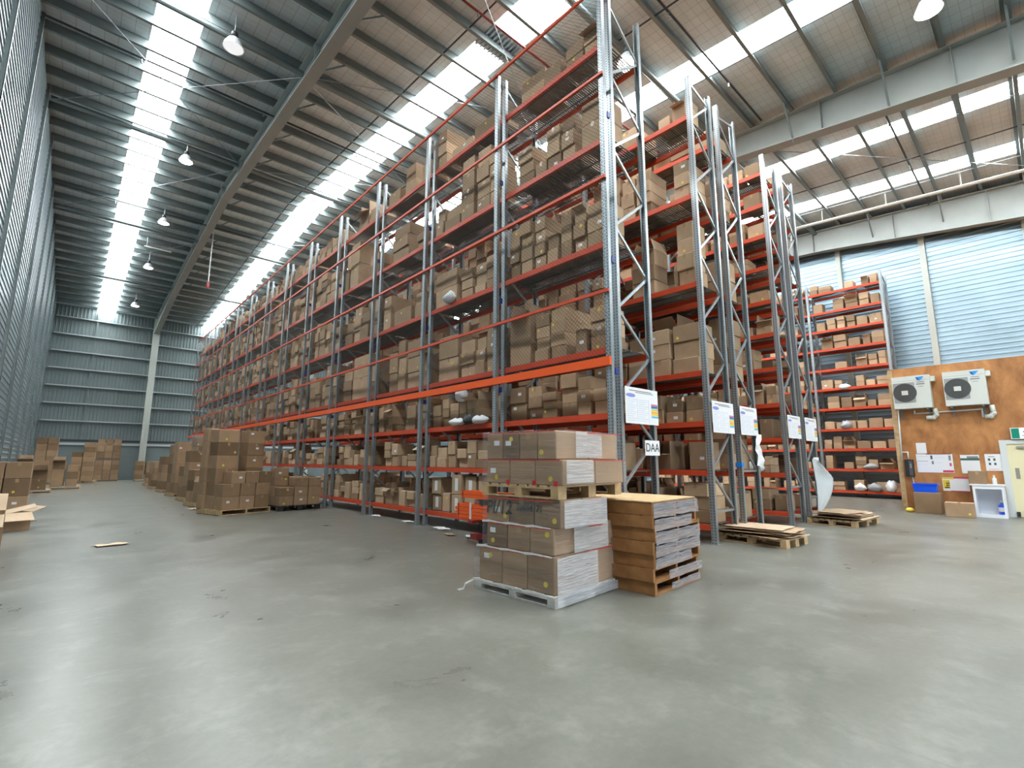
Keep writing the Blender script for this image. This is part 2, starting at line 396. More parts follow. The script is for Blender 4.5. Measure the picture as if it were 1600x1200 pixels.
# purlins
y = YN+.25 + .3
ky = 15.65 - 1.15*21
for k in range(46):
    y = ky + 1.15*k
    if y < YN or y > YF-.2: continue
    z = zr(y) - .005
    mb = MB().box(XL-.2, XR+.2, y-.006, y+.006, z-.30, z, PURL).box(XL-.2, XR+.2, y-.085, y, z-.306, z-.296, PURL).box(XL-.2, XR+.2, y, y+.085, z-.01, z, PURL)
    struct(mb, 'purlin')
for y, x0, x1, r in ((20.45, XL, XR, .085), (13.35, XL, XR, .085), (6.3, XL, XR, .08), (28.9, XL, XR, .08), (36.8, XL, XR, .08)):
    struct(MB().tube((x0,y,zr(y)-.36), (x1,y,zr(y)-.36), r, PURL if x0 < 0 else RAFT, 12), 'roof_strut')
for x in (6.42, 12.2, 16.9, 18.78, 20.7, 22.86, 9.4):
    mb = MB()
    for a, b in ((YN, YRIDGE), (YRIDGE, YF)): mb.bar((x,a,zr(a)-.2), (x,b,zr(b)-.2), .03, .03, DARK)
    struct(mb, 'purlin_bridging')
for (a, b) in (((3.9,13.4),(-1.6,20.4)), ((-1.6,13.4),(3.9,20.4)), ((3.9,20.5),(15.2,13.4)), ((3.9,13.4),(15.2,20.4)), ((3.9,20.5),(-1.6,28.9)), ((3.9,28.9),(-1.6,36.8)), ((4,28.8),(15.2,20.5)), ((15.4,6.3),(25,-2.)), ((4,6.4),(15.2,13.3)), ((4,13.3),(15.2,6.4))):
    struct(MB().tube((*a, zr(a[1])-.42), (*b, zr(b[1])-.42), .012, GALV, 6), 'tie_rod')
for k in range(13):                          # fly braces between rafters and purlins
    y = 7.6 + 2.3*k
    struct(MB().bar((4.02, y, zr(y)-OFF-.55), (4.75, y, zr(y)-.2), .04, .04, PURL), 'fly_brace')
for y in (-.45, 1.85, 4.15):
    struct(MB().bar((15.2, y, zr(y)-OFF-1.0), (14.5, y, zr(y)-.2), .05, .05, PURL), 'fly_brace')
    struct(MB().bar((25.0, y, zr(y)-OFF-.9), (24.2, y, zr(y)-.2), .05, .05, PURL), 'fly_brace')

# ------------------------------------------------------------------ pipes under the roof
for i, (y, x0, x1, r, m, lab) in enumerate((
        (8.1, 4.2, 14.9, .03, REDM, 'thin dark sprinkler pipe under the roof, crossing above the netted rack end'),
        (16.1, XL, 14.9, .03, DARK, 'thin dark sprinkler pipe crossing beneath the first skylight, near the third lamp'),
        (26.9, XL, 14.9, .03, DARK, 'thin dark sprinkler pipe crossing the roof deep in the hall'),
        (2.2, 15.6, 24.8, .03, DARK, 'thin dark sprinkler pipe crossing the two skylights beyond the deep rafter'),
        (4.9, 4.2, 14.9, .03, DARK, 'thin dark sprinkler pipe by the warm glowing lamp'))):
    e = empty('sprinkler_pipe', (x0, y, zr(y)-.34), lab, 'pipe')
    MB().tube((0,0,0), (x1-x0,0,0), r, m, 8).build('pipe_run', e)
    n = int((x1-x0)/3.2)
    for k in range(1, n+1):
        x = k*3.2-1.2
        MB().tube((x,0,0), (x,0,-.12), .018, GALV, 6).tube((x,0,-.12), (x,0,-.15), .03, GALV, 8).build('sprinkler_head', e)
e = empty('white_pipe', (22., 6.15, zr(6.15)-1.12), 'long white pipe hung below the roof between deep rafter and ribbed wall', 'pipe')
mb = MB(); mb.tube((0,0,0), (0,-9.,-.63), .055, PVC, 12); mb.build('pipe_run', e)
for k in range(4):
    yy = -.9 - 2.1*k
    MB().tube((0,yy,yy*.07), (0,yy,yy*.07+.5), .02, PVC, 8).build('hanger', e)
MB().tube((0,.0,0), (0,.25,-.12), .07, PVC, 10).tube((0,.25,-.12), (0,.28,-.5), .06, PVC, 10).tube((-.05,.1,.02),(-.05,.4,-.28), .05, GALV, 8).build('elbow', e)
e = empty('hanging_cord_reel', (4.25, 27.3, 10.2), 'white cord hanging from the roof beside the grey rafter, red end', 'cord')
MB().tube((0,0,0), (0,0,zr(27.3)-.25-10.2), .022, PVC, 8).build('cord', e)
MB().tube((0,0,-.3), (0,0,0), .05, RED, 10).build('plug', e)
e = empty('batten_light', (1.75, 30.2, zr(30.2)-.75), 'slim white batten light hung between two round roof lamps', 'light')
MB().box(0, 1.15, -.04, .04, 0, .06, PVC).build('batten_body', e)
for x in (.1, 1.05): MB().tube((x,0,.06), (x,0,.55), .008, GALV, 6).build('hanger', e)

# high-bay lamps
def lamp(x, y, glow, label, s=1.):
    z = zr(y) - 1.0
    e = empty('high_bay_lamp', (x, y, z), label, 'lamp', group=None)
    MB().lathe([(.10*s,.30*s),(.16*s,.24*s),(.24*s,.08*s),(.27*s,-.02*s)], REFL, 20).build('reflector', e, smooth=True)
    MB().lathe([(.0,-.06*s),(.12*s,-.055*s),(.22*s,-.04*s),(.255*s,.0),(.2*s,.07*s),(0.,.1*s)], glow, 20).build('lens', e, smooth=True)
    MB().lathe([(0,.52*s),(.07*s,.5*s),(.09*s,.46*s),(.10*s,.30*s),(0,.30*s)], DARK, 14).build('ballast_housing', e, smooth=True)
    MB().tube((0,0,.5*s), (0,0,1.01), .012, GALV, 6).build('hook', e)
    return e
lamp(2.01, 12.85, GLOWD, 'unlit high bay lamp with clear reflector, first along the roof skylight', .9)
lamp(2.06, 20.3, GLOW, 'glowing high bay lamp, second along the outer skylight', .8)
lamp(2.12, 26.5, GLOW, 'glowing high bay lamp, third along the outer skylight', .8)
lamp(2.16, 32.3, GLOW, 'glowing high bay lamp, fourth along the outer skylight', .8)
lamp(2.19, 39.3, GLOW, 'glowing high bay lamp, last along the outer skylight, near far wall', .8)
lamp(12.62, .69, GLOWW, 'warm bright high bay lamp above the deep rafter', .9)
lamp(9.43, 6.09, GLOWW, 'warm bright high bay lamp just behind the netted rack end frame', .95)

# ------------------------------------------------------------------ cartons
CARTONS = []
def add_carton(x, y, z, w, d, h, rz, label, key, style='', face='x', open_=False, seed=0):
    CARTONS.append(dict(x=x, y=y, z=z, w=w, d=d, h=h, rz=rz, label=label, key=key, style=style, face=face, open=open_, seed=seed))
def chamfer(mb, w, d, h, m, M, b=.009):
    vs = []
    for z, s in ((0, 0), (b, 1), (h-b, 1), (h, 0)):
        if s: vs += [(-w+b,-d,z),(w-b,-d,z),(w,-d+b,z),(w,d-b,z),(w-b,d,z),(-w+b,d,z),(-w,d-b,z),(-w,-d+b,z)]
        else: vs += [(-w+b,-d+b,z),(w-b,-d+b,z),(w-b,d-b,z),(-w+b,d-b,z)]
    fs = [(3,2,1,0), (20,21,22,23)]
    for i in range(8): fs.append((4+i, 4+(i+1) % 8, 12+(i+1) % 8, 12+i))
    for k in range(4):
        a = 4+2*k; n = 4+(2*k+2) % 8
        fs += [(k, (k+1) % 4, a+1, a), (a+1, (k+1) % 4, n)]
        a = 12+2*k; n = 12+(2*k+2) % 8
        fs += [(a, a+1, 20+(k+1) % 4, 20+k), (a+1, n, 20+(k+1) % 4)]
    mb.add([M @ Vector(v) for v in vs], fs, m)
def carton_geo(mb, c, M=None):
    w, d, h = c['w']/2, c['d']/2, c['h']
    M = M or Matrix.Identity(4); CARD = CARDB if c['key'][0] == 'p' else globals()['CARD']
    if not c['open']:
        chamfer(mb, w, d, h, CARD, M)
    else:
        t = .006
        mb.box(-w, w, -d, d, 0, t, CARD, M)
        mb.box(-w, -w+t, -d, d, t, h, CARD, M); mb.box(w-t, w, -d, d, t, h, CARD, M)
        mb.box(-w+t, w-t, -d, -d+t, t, h, CARD, M); mb.box(-w+t, w-t, d-t, d, t, h, CARD, M)
def flap_geo(c, k):
    """k: 0 -x, 1 +x, 2 -y, 3 +y"""
    rn = random.Random(c['seed']*7 + k)
    w, d, h = c['w']/2, c['d']/2, c['h']
    L = min(c['w'], c['d'])*.48
    ang = rn.choice([rn.uniform(95, 125), rn.uniform(25, 70), rn.uniform(60, 110)])
    if (k == 0 and c['face'] == 'x') or (k == 2 and c['face'] == 'y'): ang = rn.choice([rn.uniform(95, 130), rn.uniform(50, 100)])
    elif c['key'][:2] not in ('pW', 'pO'): ang = rn.uniform(-30, 6)
    mb = MB(); t = .005
    if k < 2:
        s = -1 if k == 0 else 1
        M = Matrix.Translation((s*w, 0, h)) @ Matrix.Rotation(R(ang)*s, 4, 'Y')
        mb.box(-t/2, t/2, -d+.004, d-.004, 0, L, CARDIN, M)
    else:
        s = -1 if k == 2 else 1
        M = Matrix.Translation((0, s*d, h)) @ Matrix.Rotation(-R(ang)*s, 4, 'X')
        mb.box(-w+.004, w-.004, -t/2, t/2, 0, L, CARDIN, M)
    return mb
def build_cartons(vis):
    stuff = MB(); ranges = []; ostuff = MB(); oranges = []
    used = {}
    for i, c in enumerate(CARTONS):
        if c['key'] not in vis:
            M = Matrix.Translation((c['x'], c['y'], c['z'])) @ Matrix.Rotation(c['rz'], 4, 'Z')
            S, RG = (ostuff, oranges) if c['open'] else (stuff, ranges)
            a = len(S.f); carton_geo(S, c, M)
            if c['open']:
                for k in range(4):
                    f = flap_geo(c, k); S.add([M @ Vector(v) for v in f.v], f.f, CARDIN)
            RG.append((a, len(S.f), c['key']))
            continue
        mb = MB(); carton_geo(mb, c)
        nm = 'open_carton' if c['open'] else 'carton'
        o = mb.build(nm, None, (c['x'], c['y'], c['z']), c['rz'])
        tag(o, c['label'], 'open carton' if c['open'] else 'carton', 'open cartons with raised flaps' if c['open'] else 'closed brown cartons')
        o['ckey'] = c['key']
        w, d, h = c['w']/2, c['d']/2, c['h']
        if c['open']:
            for k in range(4): flap_geo(c, k).build('flap', o)
            continue
        st = c['style']
        e = .0015
        if 't' in st:
            tb = MB()
            if c['face'] == 'x':
                tb.box(-w, w, -.03, .03, h, h+e, TAPE).box(-w-e, -w, -.03, .03, h-.09, h+e, TAPE).box(w, w+e, -.03, .03, h-.09, h+e, TAPE)
            else:
                tb.box(-.03, .03, -d, d, h, h+e, TAPE).box(-.03, .03, -d-e, -d, h-.09, h+e, TAPE).box(-.03, .03, d, d+e, h-.09, h+e, TAPE)
            tb.build('packing_tape', o)
        rn = random.Random(c['seed'])
        def patch(nm, m, sx, sz, u=None, v=None):
            W = d if c['face'] == 'x' else w
            u = rn.uniform(-W+sx, W-sx) if u is None else u; v = rn.uniform(h*.35, h*.8) if v is None else v
            p = MB()
            if c['face'] == 'x': p.box(-w-.002, -w, u-sx/2, u+sx/2, v-sz/2, v+sz/2, m)
            else: p.box(u-sx/2, u+sx/2, -d-.002, -d, v-sz/2, v+sz/2, m)
            p.build(nm, o)
        if 'l' in st: patch('shipping_label', WHITE, .085, .055)
        if 'L' in st: patch('document_label', WHITE, min(.11, 1.2*d), h*.62, 0, h*.5)
        if 'y' in st:
            W = d if c['face'] == 'x' else w
            u = rn.uniform(-W*.7, W*.7); v = h*rn.choice((.25,.75)); p = MB()
            if c['face'] == 'x': p.tube((-w-.002, u, v), (-w, u, v), .028, YEL, 14)
            else: p.tube((u, -d-.002, v), (u, -d, v), .028, YEL, 14)
            p.build('round_sticker', o)
        if 'v' in st:
            p = MB()
            p.tube((-w*.5, -d-.002, h*.5), (-w*.5, -d, h*.5), .028, YEL, 14).build('round_sticker', o)
    if stuff.f:
        o = tag(stuff.build('cartons_on_shelves'), 'remaining brown cartons deep along all the racks and in far floor stacks', 'cartons', kind='stuff')
    if ostuff.f:
        o = tag(ostuff.build('open_cartons_on_shelves'), 'remaining open brown cartons deep along the rack shelves', 'cartons', kind='stuff')
    return ranges, oranges

# ------------------------------------------------------------------ racks
def post_mesh(ztop, sgn):
    """punched U-section post, face towards sgn*X, origin at outer lower corner"""
    mb = MB(); t = .004; w = .1; dp = .075
    mb.box(0 if sgn < 0 else dp-t, t if sgn < 0 else dp, 0, w, 0, ztop, POSTM)
    mb.box(0, dp, 0, t, 0, ztop, GALV).box(0, dp, w-t, w, 0, ztop, GALV)
    x0, x1 = (dp-t, dp) if sgn < 0 else (0, t)
    mb.box(x0, x1, 0, .022, 0, ztop, GALV).box(x0, x1, w-.022, w, 0, ztop, GALV)
    return mb
def rack(name, label, xf, xb, ye, bay, nb, levels, ztop, facing, outer=None, tall_end=None, beam_ind=99, beam_h=.1, phase=0., orange=None):
    """xf = face of front posts, xb = far face of back posts (world X), ye = near face of end frame; facing -1: fronts look to -X"""
    e = empty('pallet_rack', (min(xf, xb), ye, 0), label, 'rack')
    x0, x1 = min(xf, xb) - e.location.x, max(xf, xb) - e.location.x
    P1 = post_mesh(ztop, -1).build('upright_post', e, (x0, 0, 0)); P2 = post_mesh(ztop, 1).build('upright_post', e, (x1-.075, 0, 0))
    BP = MB().box(-.03, .105, -.03, .13, 0, .008, GALV)
    bp = BP.build('base_plate', P1); bp2 = BP.build('base_plate', P2)
    PO = None
    if outer is not None:
        PO = post_mesh(9.62, -1); oo = PO.build('upright_post', e, (outer - e.location.x, bay, 0)); BP.build('base_plate', oo)
        ot = post_mesh(tall_end, -1).build('upright_post', e, (outer - e.location.x, 0, 0)); BP.build('base_plate', ot)
    br = MB(); z = .35 + phase; k = 0; xa, xc = x0+.045, x1-.045
    while z < ztop-.2:
        z2 = min(z+.7, ztop-.1)
        br.bar((xa if k % 2 else xc, .05, z), (xc if k % 2 else xa, .05, z2), .045, .03, GALV, up=(0,1,0)); z = z2; k += 1
    br.bar((xa,.05,.35+phase), (xc,.05,.35+phase), .04, .03, GALV, up=(0,1,0))
    B0 = br.build('frame_bracing', e)
    for f in range(1, nb+1):
        p = clone(P1, e, (x0, f*bay, 0)); q = clone(P2, e, (x1-.075, f*bay, 0))
        for a, b in ((bp, p), (bp2, q)): clone(a, b, (0,0,0))
        if outer is not None and f > 1:
            o2 = clone(oo, e, (outer - e.location.x, f*bay, 0)); clone(oo.children[0], o2, (0,0,0))
        clone(B0, e, (0, f*bay, 0))
    # shelf beams: box section with step and end connectors
    L = bay
    mb = MB().box(0, .05, .1, L, -beam_h, 0, ORANGE).box(.0, .03, .1, .108, -beam_h-.05, .03, REDM).box(0, .03, L-.008, L, -beam_h-.05, .03, REDM)
    bm = None; cnt = 0; rest = MB()
    xs_ = sorted([x0+.012, x1-.062], reverse=facing > 0)
    for f in range(nb):
        for z in levels:
            for x in xs_:
                if cnt < beam_ind:
                    if bm is None: bm = mb.build('shelf_beam', e, (x, f*bay, z))
                    else: clone(bm, e, (x, f*bay, z))
                    cnt += 1
                else:
                    rest.add([(v[0]+x, v[1]+f*bay, v[2]+z) for v in mb.v], mb.f, ORANGE)
    if rest.f:
        o = rest.build('shelf_beams', e); o['kind'] = 'stuff'
    dk = MB(); yy = .13
    while yy < L-.04:
        dk.box(x0+.062, x1-.062, yy, yy+.024, -.012, -.004, DECK); yy += .046
    for x in (x0+.15, (x0+x1)/2, x1-.17): dk.box(x, x+.02, .12, L-.03, -.03, -.012, DECK)
    d0 = None
    for f in range(nb):
        for z in levels:
            if d0 is None: d0 = dk.build('wire_deck', e, (0, f*bay, z))
            else: clone(d0, e, (0, f*bay, z))
    if outer is not None:
        xo = outer - e.location.x
        rl = MB().box(0, .04, .0, L, -.05, .0, ORANGE); r0 = None
        for z in (9.62, 7.90, 6.02, 4.10):
            for f in range(nb):
                if r0 is None: r0 = rl.build('safety_rail', e, (xo-.041, f*bay+.1 if f == 0 else f*bay, z))
                else: clone(r0, e, (xo-.041, f*bay, z))
        ck = MB().box(.08, .15, -.012, .02, 0, .10, NAVY).box(.10, .13, .02, .05, .02, .06, NAVY); c0 = None
        for f in range(6):
            for z in (2.75, 4.55, 7.1):
                if c0 is None: c0 = ck.build('net_clip', e, (xo, f*bay, z))
                else: clone(c0, e, (xo, f*bay, z))
        ob = MB().box(0, .05, 0, L, -.135, 0, ORANGE2); o0 = None
        nt = MB().quad((0,0,3.0), (0,L,3.0), (0,L,9.58), (0,0,9.58), NETM); n0 = None
        for f in range(nb):
            if o0 is None: o0 = ob.build('net_beam', e, (xo-.051, 0, 3.02)); n0 = nt.build('safety_net', e, (xo-.02, 0, 0))
            else: clone(o0, e, (xo-.051, f*bay, 3.02)); clone(n0, e, (xo-.02, f*bay, 0))
    return e
L1 = [.33, 1.29, 2.19, 3.24, 5.04, 6.92, 8.75]
L2 = [.33, 1.28, 2.17, 3.11, 4.84, 6.65, 8.37]
L4 = [.30, 1.17, 1.99, 2.81, 3.68, 4.53, 5.36, 6.24, 7.07, 7.89, 8.75]
BAY = 2.715
YE1 = 4.33
rack('r1', 'long tall rack with black netting and orange rails along the open aisle', 6.17, 7.15, YE1, BAY, 13, L1, 9.62, -1, outer=5.96, tall_end=10.8, beam_ind=98, phase=.0)
YE2 = 4.08
rack('r2', 'tall rack with colour chart on its end, behind the netted rack', 8.52, 9.44, YE2, BAY, 6, L2, 9.2, -1, phase=.2)
rack('r3', 'tall rack with blue strap round its end post', 10.62, 9.74, YE2, BAY, 3, L2, 9.2, 1, phase=.9)
rack('r4', 'tall close-shelved rack beyond the second open aisle, no sheet hanging', 12.30, 13.17, YE2, BAY, 3, L4, 9.2, -1, phase=.5)
rack('r5', 'tall close-shelved rack with clear plastic sheet hanging on its end', 14.38, 13.50, YE2, BAY, 3, L4, 9.2, 1, phase=.2)
rack('r6', 'close-shelved rack standing against the ribbed wall beside the plywood office', 23.7, 24.6, 3.83, 2.68, 4, [v-.03 for v in L4], 9.2, -1, phase=.1)

def fill(rk, rname, bay_i, bayname, lev, levname, y0, y1, xface, sgn, z, clear, seed, dens=1., maxh=None, dmax=.85, small=False, manual=None):
    rn = random.Random(seed)
    y = y0 + .05; si = 0
    todo = []
    if manual is not None:
        todo = list(manual)
    else:
        while y < y1 - .3:
            w = rn.uniform(.28, .52) if small else rn.uniform(.33, .62)
            if y + w > y1 - .03: w = y1 - .03 - y
            if w < .22: break
            if rn.random() < .14/dens: y += rn.uniform(.15, .5); continue
            H = clear*(rn.uniform(.35, .82) if small else rn.choice([rn.uniform(.4, .62), rn.uniform(.55, .86)]))
            if maxh: H = min(H, maxh*rn.uniform(.6, 1.))
            bh = rn.uniform(.18, .34) if small else rn.uniform(.24, .40)
            todo.append((y+.012, y+w-.012, H, max(1, round(H/bh)))); y += w + rn.uniform(0, .03)
    for (a, b, H, n, *dx) in todo:
        forced = dx.pop() if dx and isinstance(dx[-1], str) else None
        si += 1
        w = b - a - .03; d = rn.uniform(.5, dmax) if not small else rn.uniform(.4, .62)
        if b - a > .55 and manual is not None: d = min(.84, max(d, .7))
        if dx: d = dx[0]
        off = rn.uniform(-.03, .05) if rk == 'a' else rn.uniform(-.02, .08)
        h = H/n; zz = z
        x_front = xface + (-sgn)*off
        for k in range(n):
            hh = h*rn.uniform(.92, 1.04) - .004
            op = (k == n-1 and rn.random() < .16 and hh < .5 and zz + hh + .2 < z + clear)
            st = rn.choice(['', '', 't', 't', 'l', 'y', 'tl', 'ty'])
            dd = d*rn.uniform(.95, 1.)
            if forced: st, op = forced, False
            cx = (x_front + dd/2 if sgn < 0 else x_front - dd/2) + rn.uniform(-.035, .035)
            adj = 'open-topped brown carton' if op else {'': 'plain brown carton', 't': 'taped brown carton', 'l': 'white-labelled brown carton', 'y': 'yellow-dotted brown carton', 'tl': 'taped labelled brown carton', 'ty': 'taped yellow-dotted carton', 'L': 'tall-labelled brown carton'}[st]
            lv = ORD[k+1] if k else 'bottom'
            lab = f"{adj}, {lv} in {NTH[si]} stack, {levname} shelf, {bayname} bay, {rname}"
            add_carton(cx, (a+b)/2 + rn.uniform(-.006, .006), zz, dd, w, hh, R(rn.uniform(-1.6, 1.6)), lab, f"{rk}{bay_i}{lev}.{si}.{k}", st, 'x', op, seed*31+si*7+k)
            zz += hh + .002
MAN = {
 0: [(7.12,7.5,.5,1),(7.55,7.95,.82,2,'L'),(8.0,8.38,.80,2,'L'),(8.42,8.80,.84,2,'L'),(8.95,9.25,.4,1),(9.3,9.68,.75,2,'L')],
 6: [(4.52,4.93,.41,2,.34),(4.96,5.41,.45,2,.4),(5.46,5.90,.35,1),(5.94,6.63,.57,2),(7.39,8.2,.36,1),(8.32,9.18,.32,1),(9.34,9.72,1.05,3),(10.0,10.5,.5,1),(10.94,11.49,.9,2),(11.62,12.3,.44,1),(13.15,13.6,.51,2),(13.62,14.32,.6,2)],
 5: [(4.5,5.01,.88,2),(5.22,5.55,.93,3),(5.56,5.92,.9,3),(5.94,6.26,.34,1),(6.29,6.74,.8,3),(7.36,7.66,1.35,4),(7.69,8.17,1.62,4),(8.2,8.69,1.6,4),(8.72,9.36,.62,2),(9.39,9.72,.75,2),(10.23,10.64,.44,2),(11.08,11.94,1.03,3),(12.7,13.3,.7,2),(14.07,14.73,1.47,2),(14.79,15.1,1.4,2)],
 4: [(4.54,4.96,.81,3),(4.99,5.27,.85,3),(5.32,5.6,.95,3),(5.63,5.93,.6,2),(5.98,6.28,1.05,4),(6.3,6.63,1.09,4),(6.68,6.97,1.07,3),(7.37,7.76,.74,3),(7.78,8.18,.73,3),(8.21,8.64,.66,3),(8.74,9.61,.83,2),(9.9,10.15,.5,1),(10.19,10.65,.69,2),(10.83,11.75,.43,1),(11.85,12.26,.94,2),(12.7,13.2,1.1,3),(13.25,13.8,.9,2),(13.9,14.4,1.2,3),(14.45,15.0,.8,2)],
 3: [(4.61,4.96,.73,3),(4.99,5.25,.43,1),(5.48,5.85,.92,4),(5.88,6.24,.93,4),(6.33,6.91,1.0,2),(7.35,7.68,1.02,3),(7.7,8.03,.82,3),(8.05,8.58,.83,3),(8.73,9.51,1.1,2),(9.9,10.25,.8,2),(10.28,10.96,1.26,3),(11.0,11.4,1.38,3),(11.46,11.92,1.11,2),(12.6,13.1,.9,2),(13.13,14.26,1.44,2),(14.3,14.9,1.0,3)],
}
BN = ['end', 'second', 'third', 'fourth', 'fifth', 'sixth', 'seventh', 'eighth', 'ninth', 'tenth', 'eleventh', 'twelfth', 'last']
def levname(i, n): return 'top' if i == n-1 else ORD[i+1]
for b in range(13):
    ya, yb = YE1 + b*BAY + .1, YE1 + (b+1)*BAY
    for i, z in enumerate(L1):
        clear = (L1[i+1] - .13 - z) if i < 6 else 1.2
        man = None
        if i in MAN and b < 4:
            man = [s for s in MAN[i] if ya-.05 <= s[0] < yb-.05]
            if man: man = [(max(s[0], ya+.02), min(s[1], yb-.02), *s[2:]) for s in man]
        fill('a', 'netted rack', b, BN[b], i, levname(i, 7), ya, yb, 6.24, -1, z, clear, 1000 + b*17 + i*5, maxh=(.7 if i == 6 else None), manual=man or None, small=(i < 3))
for rk, rname, xf, sgn, lv, nb, ye, by in (('b', 'second rack', 8.60, -1, L2, 6, YE2, BAY), ('c', 'blue-strapped rack', 10.54, 1, L2, 3, YE2, BAY), ('d', 'fourth rack', 12.38, -1, L4, 3, YE2, BAY), ('e', 'fifth rack', 14.30, 1, L4, 3, YE2, BAY), ('f', 'wall rack', 23.78, -1, L4, 4, 3.83, 2.68)):
    for b in range(nb):
        for i, z in enumerate(lv):
            zz = z - .03 if rk == 'f' else z
            clear = (lv[i+1] - .13 - z) if i < len(lv)-1 else .8
            fill(rk, rname, b, BN[b], i, levname(i, len(lv)), ye + b*by + .1, ye + (b+1)*by, xf, sgn, zz, clear, 5000 + ord(rk)*101 + b*23 + i*3, maxh=.5 if i == len(lv)-1 else None, small=rk in 'def', dens=1.1, dmax=.84)

# ------------------------------------------------------------------ pallets
def pallet(x, y, z, rz, sx, sy, m, label, kind='stringer', name='pallet', h=.145):
    e = empty(name, (x, y, z), label, 'pallet', rz)
    t = .019; mb = MB(); n = 8; bw = sy/n*.78
    # top boards run along x, bearers along y
    for k in range(n):
        y0 = k*(sy-bw)/(n-1); mb.box(0, sx, y0, y0+bw, h-t, h, m)
    mb.build('top_deck', e)
    if kind == 'stringer':
        for k in range(3):
            x0 = k*(sx-.045)/2; q = m is WOODD and k != 1; MB().box(x0-(.004 if k == 0 and q else 0), x0+.045, -.004 if q else 0, sy+(.004 if q else 0), .004 if q else t, h-.004 if q else h-t, m).build('bearer', e)
        mb = MB()
        for k in range(4):
            y0 = k*(sy-.1)/3; mb.box(0, sx, y0, y0+.1, 0, t, m)
        mb.build('bottom_boards', e)
    else:
        for i in range(3):
            for j in range(3):
                x0 = i*(sx-.14)/2; y0 = j*(sy-.1)/2
                MB().box(x0, x0+.14, y0, y0+.1, t, h-2*t, m).build('block', e)
        for i in range(3):
            x0 = i*(sx-.14)/2
            MB().box(x0, x0+.14, 0, sy, h-2*t, h-t, m).build('stringer_board', e)
            MB().box(x0, x0+.14, 0, sy, 0, t, m).build('skid_board', e)
    return e
def pstack(key, px, py, rz, z0, cols, where, face='y', tape='t'):
    """cols: (u, v, w, d, [heights]) in the pallet's frame, near corner at px,py"""
    c, s = math.cos(rz), math.sin(rz)
    for i, (u, v, w, d, hs) in enumerate(cols):
        z = z0
        for k, h in enumerate(hs):
            rn = random.Random(hash((key, i, k)) if False else sum(ord(q) for q in key)*97 + i*13 + k)
            uu, vv = u + w/2, v + d/2
            lv = 'bottom' if k == 0 else ('top' if k == len(hs)-1 else ORD[k+1])
            op = h < 0; hh = abs(h)
            st = tape + rn.choice(['', '', 'y', 'l'])
            adj = 'open-topped brown carton' if op else 'brown carton'
            lab = f"{adj}, {lv} of {NTH[i+1]} column, {where}"
            add_carton(px + uu*c - vv*s, py + uu*s + vv*c, z, w-.012, d-.012, hh-.002, rz + R(rn.uniform(-.7, .7)), lab, f"p{key}.{i}.{k}", st, face, op, i*31+k*7+len(key)*3)
            z += hh
# ---- wrapped double stack in the open floor
AX, AY, AR = 3.705, 3.45, R(4.5)
pallet(AX, AY, 0, AR, 1.25, 1.16, WOODG, 'white film-covered pallet on the floor beneath the big wrapped carton stack', 'block', h=.112)
def acol(u0, u1, v, d, z, h, n): return [(u0 + (u1-u0)*k/n, v, (u1-u0)/n, d, z, h) for k in range(n)]
ca, sa = math.cos(AR), math.sin(AR)
AL = []
# along the aisle-side face (v direction) the cartons show their long sides
def alayer(name, z, h, u0, u1, v0, v1, nu, nv, zc):
    for i in range(nu):
        for j in range(nv):
            u = u0 + (u1-u0)*(i+.5)/nu; v = v0 + (v1-v0)*(j+.5)/nv
            w = (u1-u0)/nu - .008; d = (v1-v0)/nv - .008
            pos = ('inner', 'outer')[i == 0] if nu > 1 else 'outer'
            lab = f"film-wrapped carton, {name} layer, {NTH[j+1]} along {('aisle side' if i == 0 else 'rack side')} of big stack" if nu == 2 else f"film-wrapped carton, {name} layer, row {NTH[j+1]}, {NTH[i+1]} in from aisle, big stack"
            rn = random.Random(int(z*100)*11 + i*5 + j)
            st = {0: 'y', 1: 't', 2: 'yl'}.get((i*2+j) % 4, 'l') if i == 0 else rn.choice(['', 'l', 't'])
            add_carton(AX + u*ca - v*sa, AY + u*sa + v*ca, z, w, d, h-.002, AR, lab, f"pA{int(z*100)}.{i}.{j}", st, 'x', False, int(z*37)+i*3+j)
alayer('lowest', .113, .375, .02, 1.22, .02, 1.13, 2, 3, 0)
alayer('second', .490, .275, .03, 1.16, .03, 1.02, 2, 3, 0)
alayer('third', .767, .285, .03, .80, -.06, 1.02, 2, 3, 0)
pallet(AX-.0*ca+.02, AY-.04, 1.053, AR, 1.22, 1.12, WOOD, 'pine pallet resting upon third carton layer inside the big wrapped stack', 'block', h=.14)
alayer('fourth', 1.194, .265, .02, 1.20, -.10, 1.02, 2, 3, 0)
alayer('topmost', 1.461, .30, .02, 1.20, -.02, 1.02, 2, 4, 0)
# stretch film shells and red tape
def shell(u0, u1, v0, v1, z0, z1, m, e, nm, top=False):
    mb = MB(); n = 10; rn = random.Random(int(z0*100))
    pts = [(u0,v0),(u1,v0),(u1,v1),(u0,v1)]
    vs = []; rows = 7
    for r in range(rows):
        z = z0 + (z1-z0)*r/(rows-1); k = .012 if 0 < r < rows-1 else .004
        for (p, q) in zip(pts, pts[1:]+pts[:1]):
            for s_ in range(6):
                t = s_/6; j = rn.uniform(0, k) if s_ else .002
                nx, ny = (q[1]-p[1]), -(q[0]-p[0]); ln = math.hypot(nx, ny)
                vs.append((p[0]+(q[0]-p[0])*t + nx/ln*j, p[1]+(q[1]-p[1])*t + ny/ln*j, z))
    c = 24; fs = [(r*c+i, r*c+(i+1) % c, (r+1)*c+(i+1) % c, (r+1)*c+i) for r in range(rows-1) for i in range(c)]
    if top: fs.append(tuple(range((rows-1)*c, rows*c)))
    mb.add(vs, fs, m); return mb.build(nm, e, smooth=True)
